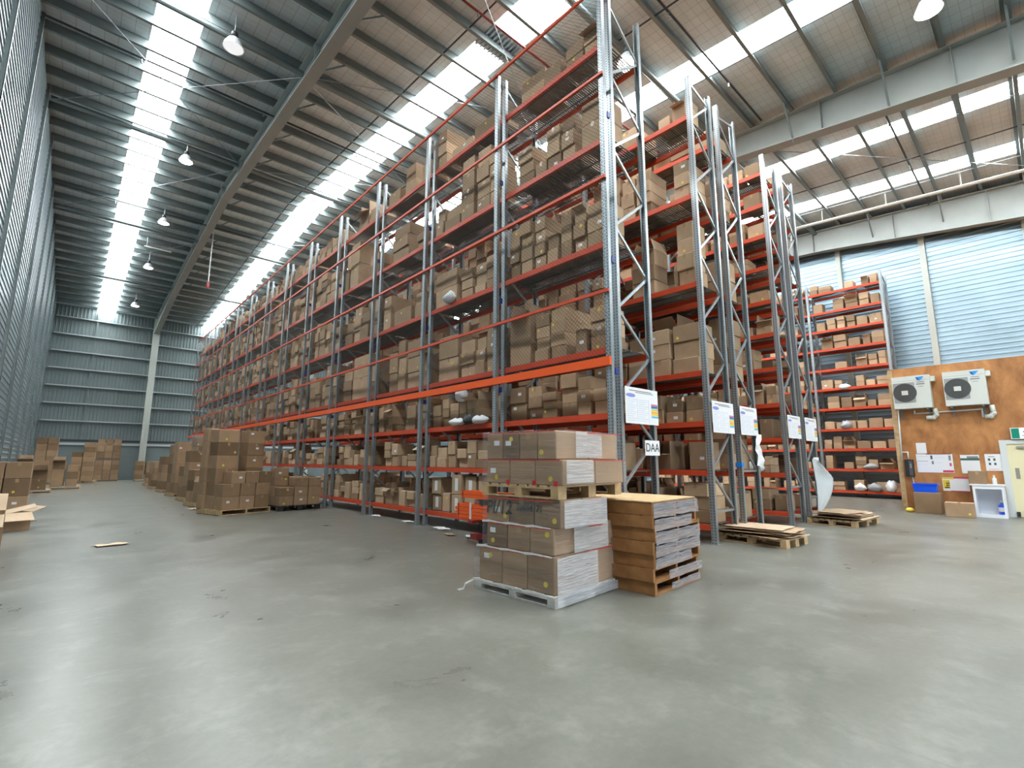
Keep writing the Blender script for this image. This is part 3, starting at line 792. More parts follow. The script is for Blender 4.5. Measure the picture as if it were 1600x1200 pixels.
e = empty('stretch_wrap', (AX, AY, 0), 'clear stretch wrap round the lower cartons of the big wrapped stack', 'stretch wrap', AR)
shell(-.012, 1.262, -.012, 1.172, .015, .495, FILM, e, 'wrap_skirt'); shell(-.002, 1.19, 0, 1.05, .495, .765, FILM, e, 'wrap_band'); shell(.0, .825, -.09, 1.05, .77, 1.05, FILM, e, 'wrap_band')
MB().bar((-.02, 1.17, .10), (-.10, 1.22, .06), .03, .012, FRAMEW).bar((-.10, 1.22, .06), (-.115, 1.235, .006), .03, .012, FRAMEW).bar((-.115,1.235,.006), (-.2,1.23,.006), .03, .012, FRAMEW).build('loose_tail', e)
for z, v0, v1, u in ((.113,-.01,1.17,-.024),(.488,.02,1.12,-.022),(.765,.04,1.04,-.012)):
    mb = MB(); n = 9
    for i in range(n): mb.bar((u-.004*(i % 2), v0+(v1-v0)*i/n, z+.004*(i % 3)), (u-.004*((i+1) % 2), v0+(v1-v0)*(i+1)/n, z+.004*((i+1) % 3)), .006, .012+.006*((i*7) % 3), BAGW)
    mb.build('wrap_fold', e)
for u0, u1, z0, z1, vv in ((.0,.72,.1,.485,-.034),(.30,.95,.50,.76,-.026),(.02,.80,.775,1.045,-.116),(.0,1.25,.015,.11,-.036)):
    mb = MB(); n = 8; mb.add([(u0+(u1-u0)*i/n, vv-.004*(i % 2), z) for i in range(n+1) for z in (z0, z1)], [(2*i,2*i+2,2*i+3,2*i+1) for i in range(n)], FILM4); mb.build('wrap_layers', e, smooth=True)
for z, u0, u1, v0, v1 in ((.49, -.004, 1.19, 0, 1.15), (.765, -.002, .84, -.07, 1.05), (1.045, .0, .82, -.09, 1.04)):
    MB().box(u0-.014, u0-.010, v0+.1, v1-.1, z-.016, z-.006, RED).box(u0+.5, u1-.1, v0-.014, v0-.010, z-.016, z-.006, RED).build('red_tape_line', e)
e = empty('stretch_wrap', (AX, AY, 1.19), 'clear red-edged stretch wrap round the upper cartons of the big wrapped stack', 'stretch wrap', AR)
shell(-.01, 1.23, -.13, 1.05, .0, .27, FILM, e, 'wrap_band'); shell(-.01, 1.23, -.05, 1.05, .275, .58, FILM, e, 'wrap_band', True)
for u0, u1, z0, z1, vv in ((.02,.50,.03,.26,-.150),(.30,.80,.29,.57,-.068)):
    mb = MB(); n = 8; mb.add([(u0+(u1-u0)*i/n, vv-.004*(i % 2), z) for i in range(n+1) for z in (z0, z1)], [(2*i,2*i+2,2*i+3,2*i+1) for i in range(n)], FILM4); mb.build('wrap_layers', e, smooth=True)
for z, v0 in ((.272, -.12), (.572, -.05)):
    MB().box(-.028, -.023, v0+.02, 1.04, z-.014, z-.004, RED).box(.5, 1.2, v0-.028, v0-.023, z-.014, z-.005, RED).build('red_tape_line', e)
for v in (.22, .60, -.07): MB().box(-.028, -.023, v, v+.05, .0, .05, RED).build('red_tape_patch', e)
# hand-written marks on two cartons of the third layer
mk = empty('marker_writing', (AX, AY, 0), 'large black handwriting PI/12 across a film-wrapped carton of third layer', 'writing', AR)
text('handwriting', 'PI/12', .2, INK, mk, (.0265, .82, .92), (R(90), 0, R(-90)), .15)
mk = empty('marker_writing', (AX, AY, 0), 'smaller black handwritten number across film-wrapped cartons of third layer', 'writing', AR)
text('handwriting', 'S0084171', .095, INK, mk, (.0275, .36, .945), (R(90), 0, R(-90)), .1)

# ---- seven stacked hardwood pallets with torn film
BX, BY, BRz = 4.84, 3.04, R(4)
for k in range(7):
    rn = random.Random(k)
    pallet(BX + rn.uniform(-.015, .015) + (.03 if k == 4 else 0), BY + rn.uniform(-.012, .012), k*.141, BRz + R(rn.uniform(-.8, .8)) - R(90) if False else BRz + R(rn.uniform(-.8, .8)), 1.16, .66+.46, WOODD,
           f"brown hardwood pallet, {['bottom','second','third','fourth','fifth','sixth','topmost'][k]} of the film-draped pallet stack", h=.14)
o = tag(MB().box(.0, 1.14, .0, 1.1, 0, .012, WOOD).build('cover_sheet', None, (BX, BY, .988), BRz), 'pale sheet covering the top of the film-draped pallet stack', 'sheet')
e = empty('torn_film', (BX, BY, 0), 'torn clear film over the open ends of the stacked hardwood pallets', 'stretch wrap', BRz)
for (z0, z1, u0, u1) in ((.82,.985,0,1.15),(.68,.81,0,.95),(.53,.67,.02,1.16),(.40,.53,0,1.16),(.28,.40,0,.9),(.13,.24,.3,1.17),(.02,.10,.35,1.1)):
    n = 10; rn = random.Random(int(z0*50)); vs = []
    for i in range(n+1):
        u = u0 + (u1-u0)*i/n
        vs += [(u, -.022-rn.uniform(0,.012), z0 + rn.uniform(-.004,.008)), (u, -.022-rn.uniform(0,.012), z1 - rn.uniform(0,.008))]
    mb = MB(); mb.add(vs, [(2*i, 2*i+2, 2*i+3, 2*i+1) for i in range(n)], FILM3); mb.build('film_strip', e, smooth=True)

# ---- two low pallets with flattened cardboard at the rack ends
def flat_pile(x, y, rz, sx, sy, m, plab, n, where, seed):
    pallet(x, y, 0, rz, sx, sy, m, plab, 'block', h=.14)
    rn = random.Random(seed); z = .142
    c, s = math.cos(rz), math.sin(rz)
    for k in range(n):
        a, b = sx*rn.uniform(.38, .52), sy*rn.uniform(.36, .55)
        N = 6; vs = []; 
        for i in range(N+1):
            for j in range(3):
                bx = -a + 2*a*i/N; by = -b + b*j
                zz = .010*math.sin(i*1.1 + seed) + (.02 if i in (0, N) else 0) + .003*rn.random()
                vs.append((bx, by, max(0, zz)))
        fs = [(i*3+j, (i+1)*3+j, (i+1)*3+j+1, i*3+j+1) for i in range(N) for j in range(2)]
        nv = len(vs); vs2 = vs + [(p[0], p[1], p[2]+.007) for p in vs]
        fs2 = [f[::-1] for f in fs] + [tuple(q+nv for q in f) for f in fs]
        ring = [i*3 for i in range(N+1)] + [N*3+1, N*3+2] + [i*3+2 for i in range(N-1, -1, -1)] + [1]
        fs2 += [(p, q, q+nv, p+nv) for p, q in zip(ring, ring[1:]+ring[:1])]
        u, v = sx/2 + rn.uniform(-.1, .1), sy/2 + rn.uniform(-.1, .1)
        mb = MB(); mb.add(vs2, fs2, CARDIN if k % 2 else CARD)
        o = mb.build('flattened_carton', None, (x+u*c-v*s, y+u*s+v*c, z), rz + R(rn.uniform(-18, 18)))
        tag(o, f"flattened brown carton, {['lowest','second','third','fourth','fifth','topmost'][k if k < n-1 else 5]} sheet on the {where}", 'cardboard sheet', 'flattened cartons on low pallets')
        z += .024
flat_pile(9.02, 3.14, R(-4), .86, 1.22, WOOD, 'pale pine block pallet on the floor before the blue-strapped rack', 6, 'pale pallet by blue-strapped rack', 5)
flat_pile(12.95, 3.05, R(-6), 1.35, 1.0, WOOD, 'orange-tinted pine pallet on the floor by the hanging plastic sheet', 6, 'pallet by the hanging plastic sheet', 9)

# ---- carton stacks along the netted rack
pallet(3.08, 14.66, 0, R(17), 1.38, 1.2, WOOD, 'pale pine pallet beneath the tallest carton stack beside netted rack', h=.14)
H6 = [.355]*6
pstack('B', 3.08, 14.66, R(17), .142, [(.03,.03,.46,.42,[.335]*2),(.5,.03,.42,.42,[.335]*2),(.93,.03,.42,.42,[.335]*2),(.03,.46,.58,.42,H6),(.86,.46,.50,.42,H6),(-.02,.90,.36,.3,[.36]*6),(.4,.9,.46,.3,[.36]*6)], 'tallest stack beside netted rack')
c17, s17 = math.cos(R(17)), math.sin(R(17))
for k, u in enumerate((.42, .82, 1.2)):
    add_carton(3.08+u*c17-.24*s17, 14.66+u*s17+.24*c17, .142+.67, .37, .4, .315, R(17), f"brown carton, {NTH[k+1]} in upper front row of tallest stack beside netted rack", f"pBx.{k}", 'tl' if k == 0 else 't', 'y', False, 77+k)
o = pallet(4.56, 14.86, 0, R(5), 1.22, 1.15, BPLAS, 'black plastic pallet beneath the low carton stack against netted rack', 'block', h=.14)
pstack('C', 4.56, 14.86, R(5), .142, [(.02,.02,.4,.42,[.265,.25]),(.43,.02,.4,.42,[.265,.27,.25]),(.84,.02,.37,.42,[.265,.27,.25]),(.02,.46,.4,.4,[.27]*4),(.43,.46,.4,.4,[.27]*3),(.84,.46,.36,.4,[.27]*3)], 'low stack on black pallet')
GEN = [('D', 3.05, 17.7, 10, 1.15, 1.1, [(0,0,.4,.4,[.32,-.3]),(.42,0,.4,.4,[.3,.3,.3]),(.84,0,.3,.5,[.34]*3),(0,.42,.4,.5,[.33]*3),(.42,.42,.4,.5,[.36]*4)], 'mixed stack behind tallest stack'),
 ('E', 3.15, 20.2, 8, 1.2, 1.1, [(0,0,.56,.5,[.4,.42,.4,.4]),(.58,0,.56,.5,[.4,.42,.4,.4]),(0,.52,.5,.5,[.36]*3),(.55,.52,.5,.5,[.36]*5)], 'fourth pallet along netted rack'),
 ('F', 3.2, 23.3, 8, 1.2, 1.1, [(0,0,.56,.5,[.4]*5),(.58,0,.56,.5,[.4]*4),(0,.52,.56,.5,[.38]*5),(.58,.52,.5,.5,[.38]*4)], 'fifth pallet along netted rack'),
 ('G', 3.2, 26.4, 6, 1.2, 1.1, [(0,0,.4,.5,[.36]*4),(.42,0,.4,.5,[.36]*3),(.8,0,.38,.5,[.36]*4),(0,.52,.5,.5,[.36]*4)], 'sixth pallet along netted rack'),
 ('H', 3.2, 29.6, 6, 1.2, 1.1, [(0,0,.4,.5,[.3]*4),(.42,0,.4,.5,[.3]*4),(.84,0,.34,.5,[.3]*4),(0,.52,.5,.5,[.3]*4)], 'seventh pallet along netted rack'),
 ('I', 3.3, 33.4, 4, 1.2, 1.1, [(0,0,.4,.5,[.3]*4),(.42,0,.4,.5,[.3]*4),(.84,0,.34,.5,[.3]*4)], 'eighth pallet along netted rack'),
 ('J', 4.3, 38.6, 4, 1.2, 1.1, [(0,0,.4,.5,[.28]*4),(.42,0,.4,.5,[.28]*4)], 'ninth pallet along netted rack'),
 ('K', 3.35, 41.2, -5, 1.2, 1.1, [(0,0,.5,.5,[.3]*4),(.52,0,.5,.5,[.3,.3,-.3])], 'lone pallet at the far wall column'),
 ('L', 1.35, 42.3, -3, 1.25, 1.1, [(0,0,.4,.5,[.31]*4),(.42,0,.4,.5,[.31]*4),(.84,0,.4,.5,[.31]*4)], 'lower tier of tall double stack'),
 ('N', .15, 39.9, -8, 1.2, 1.1, [(0,0,.5,.5,[.29]*6),(.52,0,.55,.5,[.29]*8)], 'leaning tall stack at far wall'),
 ('O', -1.45, 39.3, -3, 1.1, 1.1, [(0,0,.47,.5,[.365]*7),(.48,0,.47,.5,[.365]*7)], 'tallest stack in the far corner'),
 ('P', -1.6, 29.3, 2, 1.2, 1.1, [(0,0,.5,.5,[.42,.4]),(.52,0,.5,.5,[.45,-.4]),(0,.52,.5,.5,[.45,.45,-.35]),(.52,.52,.5,.5,[.45,.4,.38])], 'pallet along the shiny side wall'),
 ('Q', -.52, 32.4, 0, 1.1, 1.1, [(0,0,.45,.5,[.4,.42,-.4]),(.55,0,.42,.5,[.35,.35,.32]),(0,.52,.5,.5,[.4,.4,.4])], 'second pallet along shiny side wall'),
]
for key, px, py, ro, sx, sy, cols, where in GEN:
    pallet(px, py, 0, R(ro), sx, sy, WOOD, f"timber pallet under cartons, {where}", h=.14)
    pstack(key, px, py, R(ro), .142, cols, where)
pallet(1.35, 42.3, 1.385, R(-3), 1.25, 1.1, WOODD, 'timber pallet between the two tiers of tall double stack', h=.14)
pstack('M', 1.35, 42.3, R(-3), 1.527, [(0,0,.4,.5,[.42,.42,.42]),(.42,0,.4,.5,[.42]*3),(.84,0,.4,.5,[.42]*3)], 'upper tier of tall double stack')
# side-wall cartons close to the camera's edge of view
e = add_carton(-.9, 14.55, 0, .80, .5, .36, R(20), 'open-topped brown carton on the floor by the side wall, blue tape', 'pW.0.0', '', 'y', True, 501)
pallet(-1.55, 16.9, 0, 0, .95, 1.1, WOOD, 'timber pallet by the side wall carrying a slim carton stack', h=.14)
pstack('R', -1.55, 16.9, 0, .142, [(0,0,.45,.5,[.42,.42,.4]),(.46,0,.47,.5,[.42,.42,.4])], 'slim stack by the side wall')
add_carton(-1.0, 11.2, 0, .72, .9, .62, R(3), 'open-topped film-wrapped carton on floor at the edge of view', 'pW.1.0', '', 'y', True, 502)
# wrapped tall load beside rack
pallet(3.5, 21.6, 0, R(5), 1.15, 1.1, WOOD, 'timber pallet under the grey film-wrapped load behind tallest stack', h=.14)
pstack('S', 3.5, 21.6, R(5), .142, [(0,0,.55,.5,[.44]*5),(.57,0,.55,.5,[.44]*5)], 'film-wrapped load')
e = empty('stretch_wrap', (3.5, 21.6, 0), 'clear stretch wrap round the load behind tallest stack', 'stretch wrap', R(5))
shell(-.02, 1.15, -.02, .52, .15, 2.38, FILM, e, 'wrap_band', True)

# ------------------------------------------------------------------ orange beam bundle on a stand
e = empty('beam_trolley', (5.42, 6.7, 0), 'dark red trolley stand carrying orange rack beams, beside the wrapped stack', 'trolley')
MB().box(-.06,.06,-.06,.06,0,.5,DARK).build('leg', e); MB().box(-.06,.06,-1.7,-1.58,0,.5,DARK).build('leg', e)
MB().box(-.22,.22,-.09,.09,.13,.22,REDM).build('foot', e); MB().box(-.22,.22,-1.73,-1.55,.13,.22,REDM).build('foot', e)
MB().box(-.3,.3,-.05,.05,.40,.45,REDM).build('cross_arm', e); MB().box(-.3,.3,-1.69,-1.59,.40,.45,REDM).build('cross_arm', e)
for t, n in ((0, 4), (1, 2)):
    for k in range(n):
        for j in range(3):
            z = .455 + k*.062 if t == 0 else .80 + k*.062
            o = MB().box(-.05,.0,-2.4,.25+.03*((k+j) % 3),0,.055,ORANGE2).box(-.055,.0,.2,.215,-.002,.057,REDM).build('rack_beam', None, (5.30+.1*j, 7.0 - (.12 if t else 0), z))
            tag(o, f"loose orange rack beam, {['bottom','second','third','fourth'][k]} layer, {NTH[j+1]} from aisle, {'upper' if t else 'lower'} strapped bundle", 'beam', 'loose orange beams on the trolley')
o = MB().box(.0,.32,-.02,.02,0,.28,WHITE).build('binding_cord', None, (5.235, 6.85, .45)); tag(o, 'white strap round the lower bundle of loose orange beams', 'strap')
mb = MB().box(.0,.3,0,.1,0,.09,DARK); tag(mb.build('spacer_block', None, (5.24, 6.5, .705)), 'dark spacer block between two bundles of loose orange beams', 'block')

# ------------------------------------------------------------------ signs on rack ends
def chart(x0, x1, y, z0, z1, label, tilt=0.):
    e = empty('chart_poster', (x0, y, z0), label, 'poster')
    w, h = x1-x0, z1-z0
    MB().box(0, w, 0, .006, 0, h, WHITE).build('sheet', e)
    def p(nm, m, u0, u1, v0, v1): MB().box(w*u0, w*u1, -.0015, 0, h*v0, h*v1, m).build(nm, e)
    p('title_line', GREYT, .12, .80, .90, .925); p('title_line', GREYT, .30, .85, .86, .88)
    mb = MB(); n = 18
    mb.add([(w*.16+w*.14*math.cos(2*math.pi*i/n), -.0015, h*.77+h*.055*math.sin(2*math.pi*i/n)) for i in range(n)], [tuple(range(n))], LAV); mb.build('oval_badge', e)
    for i, (m, a) in enumerate(((PINK,.545),(LAV,.50),(CYAN,.465),(YEL,.395),(ORNP,.33),(YEL,.27),(GREENP if False else CYAN,.20))): p('colour_band', m, .78, .99, a, a+.055)
    for (u0, u1) in ((.05,.33),(.39,.68)):
        mb = MB()
        for k in range(11): mb.box(w*u0, w*(u1-.05*(k % 3)), -.0015, 0, h*(.66-.058*k), h*(.672-.058*k), PBLUE)
        mb.box(w*(u1+.02), w*(u1+.026), -.0015, 0, h*.04, h*.70, PBLUE)
        mb.build('printed_text', e)
    return e
chart(6.24, 7.16, YE1-.03, 2.02, 2.59, 'white colour-banded chart poster on the end frame of netted rack')
chart(8.58, 9.46, YE2-.03, 1.96, 2.54, 'white colour-banded chart poster on the rack behind the netted rack')
chart(9.76, 10.58, YE2-.03, 1.96, 2.53, 'white colour-banded chart poster above the blue strap')
chart(12.36, 13.20, YE2-.03, 1.98, 2.52, 'white colour-banded chart poster on the fourth rack end')
chart(13.55, 14.42, YE2-.03, 1.95, 2.53, 'white colour-banded chart poster above the hanging plastic sheet')
e = empty('bay_sign', (6.73, YE1-.035, 1.53), 'white card sign lettered DAA on end frame of netted rack', 'sign')
MB().box(0, .42, 0, .006, 0, .24, WHITE).build('card', e)
text('lettering', 'DAA', .19, INK, e, (.21, -.002, .12), (R(90), 0, 0))
def smallsign(x, z, w, h, label):
    e = empty('bay_sign', (x, YE2-.035, z), label, 'sign')
    MB().box(0, w, 0, .006, 0, h, WHITE).build('card', e)
    mb = MB()
    for k in range(3): mb.box(w*.2+w*.22*k, w*.34+w*.22*k, -.0015, 0, h*.35, h*.6, PBLUE)
    mb.build('lettering', e)
smallsign(13.93, 1.28, .4, .26, 'small white card sign above the hanging plastic sheet')
e = empty('paper_bundle', (10.36, YE2-.04, 1.35), 'white crumpled paper sheets hanging beneath a chart, near blue strap', 'paper')
mb = MB(); rn = random.Random(4); vs = []
for i in range(7):
    for j in range(4): vs.append((.30*j/3*(1-.25*(i/6)) + .06*math.sin(i*1.3), -.04*rn.random(), .64*i/6))
mb.add(vs, [(i*4+j, i*4+j+1, (i+1)*4+j+1, (i+1)*4+j) for i in range(6) for j in range(3)], WHITE); mb.build('sheet', e)
e = empty('blue_strap', (9.73, YE2-.012, 1.33), 'bright blue strap wound round a rack post by the flattened cartons', 'strap')
MB().box(-.008, .095, 0, .005, 0, .085, BLUESTRAP).box(-.012, -.008, 0, .12, 0, .085, BLUESTRAP).build('strap_band', e)
# hanging plastic sheet
e = empty('plastic_sheet', (13.62, YE2-.06, .25), 'large clear plastic sheet bulging from the fifth rack end frame', 'plastic sheet')
mb = MB(); vs = []; N = 12
for i in range(N+1):
    t = i/N
    for j in range(N+1):
        s = j/N
        wdt = .12 + 1.0*(t/.68)**.8 if t < .68 else 1.12 - 1.02*(t-.68)/.32
        x = s*wdt
        y = -.05 - .22*math.sin(math.pi*s)*math.sin(math.pi*t*.8+.3) - .03*math.sin(9*s+4*t)
        z = 1.25*t - .10*s*t + .02*math.sin(7*s)
        vs.append((x, y, z))
mb.add(vs, [(i*(N+1)+j, i*(N+1)+j+1, (i+1)*(N+1)+j+1, (i+1)*(N+1)+j) for i in range(N) for j in range(N)], FILM2); mb.build('sheet', e, smooth=True)

# ------------------------------------------------------------------ plywood office
OX = 18.7
mb = MB().box(OX, OX+.08, .805, 3.17, 0, 4.22, PLY_).box(OX, OX+.08, YN+.1, -.15, 0, 4.22, PLY_).box(OX, OX+.08, -.15, .805, 2.03, 4.22, PLY_).box(OX+.08, XR-.02, 3.09, 3.17, 0, 4.22, PLY_).box(OX, XR, YN+.1, 3.17, 4.22, 4.26, PLY_)
struct(mb, 'wall_office')
struct(MB().box(OX-.012, OX-.004, 3.05, 3.17, 0, 4.22, WOOD), 'trim_3')
e = D.objects.new('door_1', None); C.objects.link(e); e.location = (OX, 0, 0); e['kind'] = 'structure'
MB().box(-.03,-.002,.80,.93,0,2.02,FRAMEW).box(-.03,.06,-.13,-.02,0,2.02,FRAMEW).box(-.03,.06,-.02,.80,1.92,2.02,FRAMEW).build('door_frame', e)
MB().box(.0,.045,-.02,.80,.01,1.92,CREAM).build('door_leaf', e)
MB().box(-.006,.0,.0,.62,.04,.30,STEELB).build('kick_plate', e)
MB().box(-.008,.0,.62,.70,1.0,1.28,STEELB).build('push_plate', e)
MB().box(-.05,.0,.1,.62,1.80,1.85,STEELB).build('door_closer', e)
MB().box(-.06,.0,.72,.79,.02,.14,BPLAS).build('door_stop', e)
e = empty('exit_sign', (OX-.09, .02, 2.04), 'green and white exit sign with running figure above the cream door', 'sign')
MB().box(0,.08,0,.66,0,.30,FRAMEW).build('housing', e)
MB().box(-.002,0,.49,.64,.02,.28,EXITG).build('green_panel', e); MB().box(-.002,0,.02,.21,.02,.28,EXITG).build('green_panel', e); MB().box(-.002,0,.21,.49,.02,.28,EXITW).build('white_panel', e)
mb = MB(); yc = .36                          # running figure drawn as a green silhouette
n = 12; mb.add([(-.004, yc+.02*math.cos(2*math.pi*i/n)-.03, .245+.02*math.sin(2*math.pi*i/n)) for i in range(n)], [tuple(range(n))], GREENP)
for a, b in (((-.02,.215),(.02,.14)),((-.015,.21),(-.075,.19)),((-.015,.205),(.05,.20)),((.05,.20),(.06,.17)),((.02,.14),(-.035,.10)),((-.035,.10),(-.03,.05)),((.02,.14),(.05,.09)),((.05,.09),(.095,.085))):
    mb.bar((-.004, yc+a[0], a[1]), (-.004, yc+b[0], b[1]), .002, .022, GREENP, up=(1,0,0)) if False else mb.bar((-.004, yc+a[0], a[1]), (-.004, yc+b[0], b[1]), .022, .002, GREENP, up=(1,0,0))
mb.build('running_figure', e)
def ac(y0, y1, z0, z1, label):
    x0, x1 = OX-.36, OX-.04
    e = empty('air_conditioner', (x0, y0, z0), label, 'air conditioner')
    w, h, d = y1-y0, z1-z0, x1-x0
    MB().box(0, d, 0, w, 0, h, ACW).box(-.004, 0, .01, w-.01, h*.855, h*.862, ACP).build('casing', e)
    MB().box(-.010, -.002, w*.40, w*.97, h*.18, h*.80, ACP).build('grille_panel', e)
    g = MB(); cy, cz, r = w*.67, h*.49, h*.285
    n = 28
    for q in range(7):
        ra = r*(1-q*.125)
        for i in range(n):
            t0, t1 = 2*math.pi*i/n, 2*math.pi*(i+1)/n
            g.bar((-.018, cy+ra*math.cos(t0), cz+ra*math.sin(t0)), (-.018, cy+ra*math.cos(t1), cz+ra*math.sin(t1)), .008, .012, ACG, up=(1,0,0))
    for i in range(16):
        t0 = 2*math.pi*i/16; g.bar((-.017, cy, cz), (-.017, cy+r*math.cos(t0), cz+r*math.sin(t0)), .006, .008, ACG, up=(1,0,0))
    g.build('fan_guard', e)
    MB().tube((-.012, cy, cz), (-.0105, cy, cz), r, ACG, 32).build('fan_opening', e)
    MB().box(-.03, -.018, cy-.075, cy+.075, cz-.07, cz+.06, ACW).build('fan_badge', e)
    lg = MB(); ly, lz = w*.23, h*.905        # blue two-tone triangular emblem
    lg.add([(-.006, ly+.11, lz+.045), (-.006, ly-.09, lz+.05), (-.006, ly+.03, lz-.075)], [(0,1,2)], SKYB)
    lg.add([(-.0065, ly+.11, lz+.043), (-.0065, ly+.05, lz-.06), (-.0065, ly+.035, lz+.0)], [(0,1,2)], NAVY)
    lg.build('emblem', e)
    tx = MB()
    for k, (a, b, hh) in enumerate(((.13,.33,.018),(.13,.35,.03),(.17,.31,.012))): tx.box(-.006, -.004, w*a, w*b, h*(.78-.065*k), h*(.78-.065*k)+hh, GREYT)
    tx.build('printed_text', e)
    MB().box(-.006, -.002, w*.10, w*.35, h*.22, h*.46, ACW).build('service_panel', e)
    for yy in (.12*w, .85*w): MB().box(0, d+.04, yy, yy+.04, -.04, 0, PURL).box(d, d+.04, yy, yy+.04, -.3, 0, PURL).build('wall_bracket', e)
    MB().box(.1, .3, -.10, 0, h*.80, h*.95, ACW).build('valve_cover', e)
    return e
ac(2.15, 3.03, 3.0, 3.96, 'white wall air conditioner nearest the office corner')
ac(.98, 1.86, 3.0, 3.97, 'white wall air conditioner on the door side of the plywood office')
def pipe(name, pts, r, m, label, parts='pipe_run'):
    o = Vector(pts[0]); e = empty(name, o, label, 'pipe')
    mb = MB()
    for a, b in zip(pts, pts[1:]): mb.tube(Vector(a)-o, Vector(b)-o, r, m, 10)
    for a in pts[1:-1]:
        c = Vector(a)-o; mb.lathe([(0,-r*1.2),(r*.9,-r*.8),(r*1.2,0),(r*.9,r*.8),(0,r*1.2)], m, 10, c)
    mb.build(parts, e, smooth=True); return e
px = OX-.05
pipe('duct_cover', [(px,2.15,2.98),(px,2.13,2.80),(px,2.2,2.72),(px,2.36,2.72)], .06, ACW, 'curved white duct under the air conditioner nearest office corner')
pipe('duct_cover', [(px,.96,2.98),(px,.94,2.76),(px,1.0,2.68),(px,1.12,2.68)], .06, ACW, 'curved white duct under the door-side air conditioner')
pipe('drain_pipe', [(px+.02,2.62,2.96),(px+.02,2.62,2.86),(px+.02,2.3,2.86),(px+.02,1.16,2.89),(px+.02,1.16,2.66)], .022, PVC, 'thin white drain pipe joining the two air conditioners')
pipe('drain_pipe', [(px+.02,3.0,2.98),(px+.02,3.06,1.42)], .02, PVC, 'thin white pipe running down the plywood from air conditioner')
pipe('drain_pipe', [(px+.02,3.055,1.72),(px+.02,2.9,1.72),(px+.02,2.9,1.52)], .018, PVC, 'short white pipe bent down into the black wall box')
e = empty('wall_unit', (OX-.14, 2.79, 1.0), 'black box with silver face mounted on plywood by white pipes', 'dispenser')
MB().box(0,.14,0,.2,0,.5,BPLAS).build('body', e); MB().box(-.01,0,.02,.10,.03,.46,ACG).build('face_panel', e); MB().box(-.016,-.01,.04,.07,.25,.38,STEELB).build('slot', e)
MB().tube((.06,.06,0),(.06,.04,-.2),.008,PVC,8).build('cord', e)
def board(name, y0, y1, z0, z1, label, marks, cat='poster', m=WHITE, x=0.):
    e = empty(name, (OX-.008-x, y0, z0), label, cat)
    w, h = y1-y0, z1-z0
    MB().box(0,.008,0,w,0,h,m).build('sheet', e)
    for nm, mm, a, b, c, d in marks: MB().box(-.001,0,w*(1-b),w*(1-a),h*c,h*d,mm).build(nm, e)
    return e
board('notice_sign', 1.91, 2.72, 1.13, 1.66, 'wide white notice board beside the black wall box', [('printed_text',GREYT,.03,.32,.60,.62),('printed_text',PBLUE,.03,.34,.85,.87),('printed_text',PBLUE,.03,.30,.42,.43),('icon',GREENP,.40,.46,.72,.92),('icon',GREYT,.42,.48,.45,.62),('printed_text',PBLUE,.52,.80,.80,.815),('printed_text',PBLUE,.52,.72,.52,.535),('icon',GREYT,.89,.95,.65,.92),('icon',CRIM,.90,.95,.35,.52),('banner',CRIM,.70,.99,.02,.13),('top_edge',REDM,.28,.97,.98,1.02)])
board('notice_sign', 2.46, 2.69, 1.68, 1.99, 'small plain white sheet above the wide notice board', [])
board('notice_sign', 1.36, 1.75, 1.12, 1.63, 'white poster with dark green header above leaning brown box', [('header',GREENP,.0,1.,.70,.82),('header',GREYT,.35,.95,.82,.93)])
board('notice_sign', .925, 1.25, 1.2, 1.65, 'white poster with four dark squares beside the door frame', [('icon',GREENP,.18,.32,.60,.74),('icon',GREENP,.50,.64,.60,.74),('icon',GREENP,.20,.34,.34,.48),('icon',GREENP,.52,.66,.34,.48),('printed_text',GREYT,.22,.6,.82,.86),('printed_text',PINK,.15,.8,.08,.11)])
board('notice_sign', 1.64, 2.2, .62, 1.0, 'low yellow and white poster above the floor cartons', [('header',YEL,.0,.45,.86,1.0),('side_text',YEL,.02,.28,.18,.80),('icon',GREENP,.14,.26,.52,.6),('icon',GREENP,.14,.26,.36,.44),('icon',GREENP,.08,.26,.2,.28),('border',CRIM,.45,1.,.92,1.04),('border',CRIM,.3,1.,-.03,.03)])
# cartons, tub and cabinet on the floor beside the office
add_carton(18.27, 2.50, 0, .5, .58, .58, 0, 'tall open brown carton under the blue tub by plywood office', 'pO.0.0', '', 'x', False, 900)
add_carton(17.72, 1.80, 0, .45, .58, .37, R(3), 'low brown carton with yellow dot beside the white cabinet', 'pO.1.0', 'ty', 'x', False, 903)
add_carton(18.42, 1.42, .853, .3, .36, .34, 0, 'brown carton standing on the white cabinet', 'pO.2.0', 't', 'x', False, 905)
e = empty('storage_tub', (18.3, 2.53, .581), 'bright blue plastic tub resting on tall open carton', 'tub')
mb = MB(); a, b, h, t = .2, .27, .24, .012
vs = [(-a*.9,-b*.9,0),(a*.9,-b*.9,0),(a*.9,b*.9,0),(-a*.9,b*.9,0),(-a,-b,h),(a,-b,h),(a,b,h),(-a,b,h),(-a+t,-b+t,h),(a-t,-b+t,h),(a-t,b-t,h),(-a+t,b-t,h),(-a*.85,-b*.85,t),(a*.85,-b*.85,t),(a*.85,b*.85,t),(-a*.85,b*.85,t)]
mb.add(vs, [(3,2,1,0),(0,1,5,4),(1,2,6,5),(2,3,7,6),(3,0,4,7),(4,5,9,8),(5,6,10,9),(6,7,11,10),(7,4,8,11),(8,9,13,12),(9,10,14,13),(10,11,15,14),(11,8,12,15),(12,13,14,15)], BLUEP); mb.build('tub_body', e)
mb = MB(); mb.box(-a-.02,-a,-b-.02,b+.02,h-.03,h,BLUEP).box(a,a+.02,-b-.02,b+.02,h-.03,h,BLUEP).box(-a,a,-b-.02,-b,h-.03,h,BLUEP).box(-a,a,b,b+.02,h-.03,h,BLUEP); mb.build('rim', e)
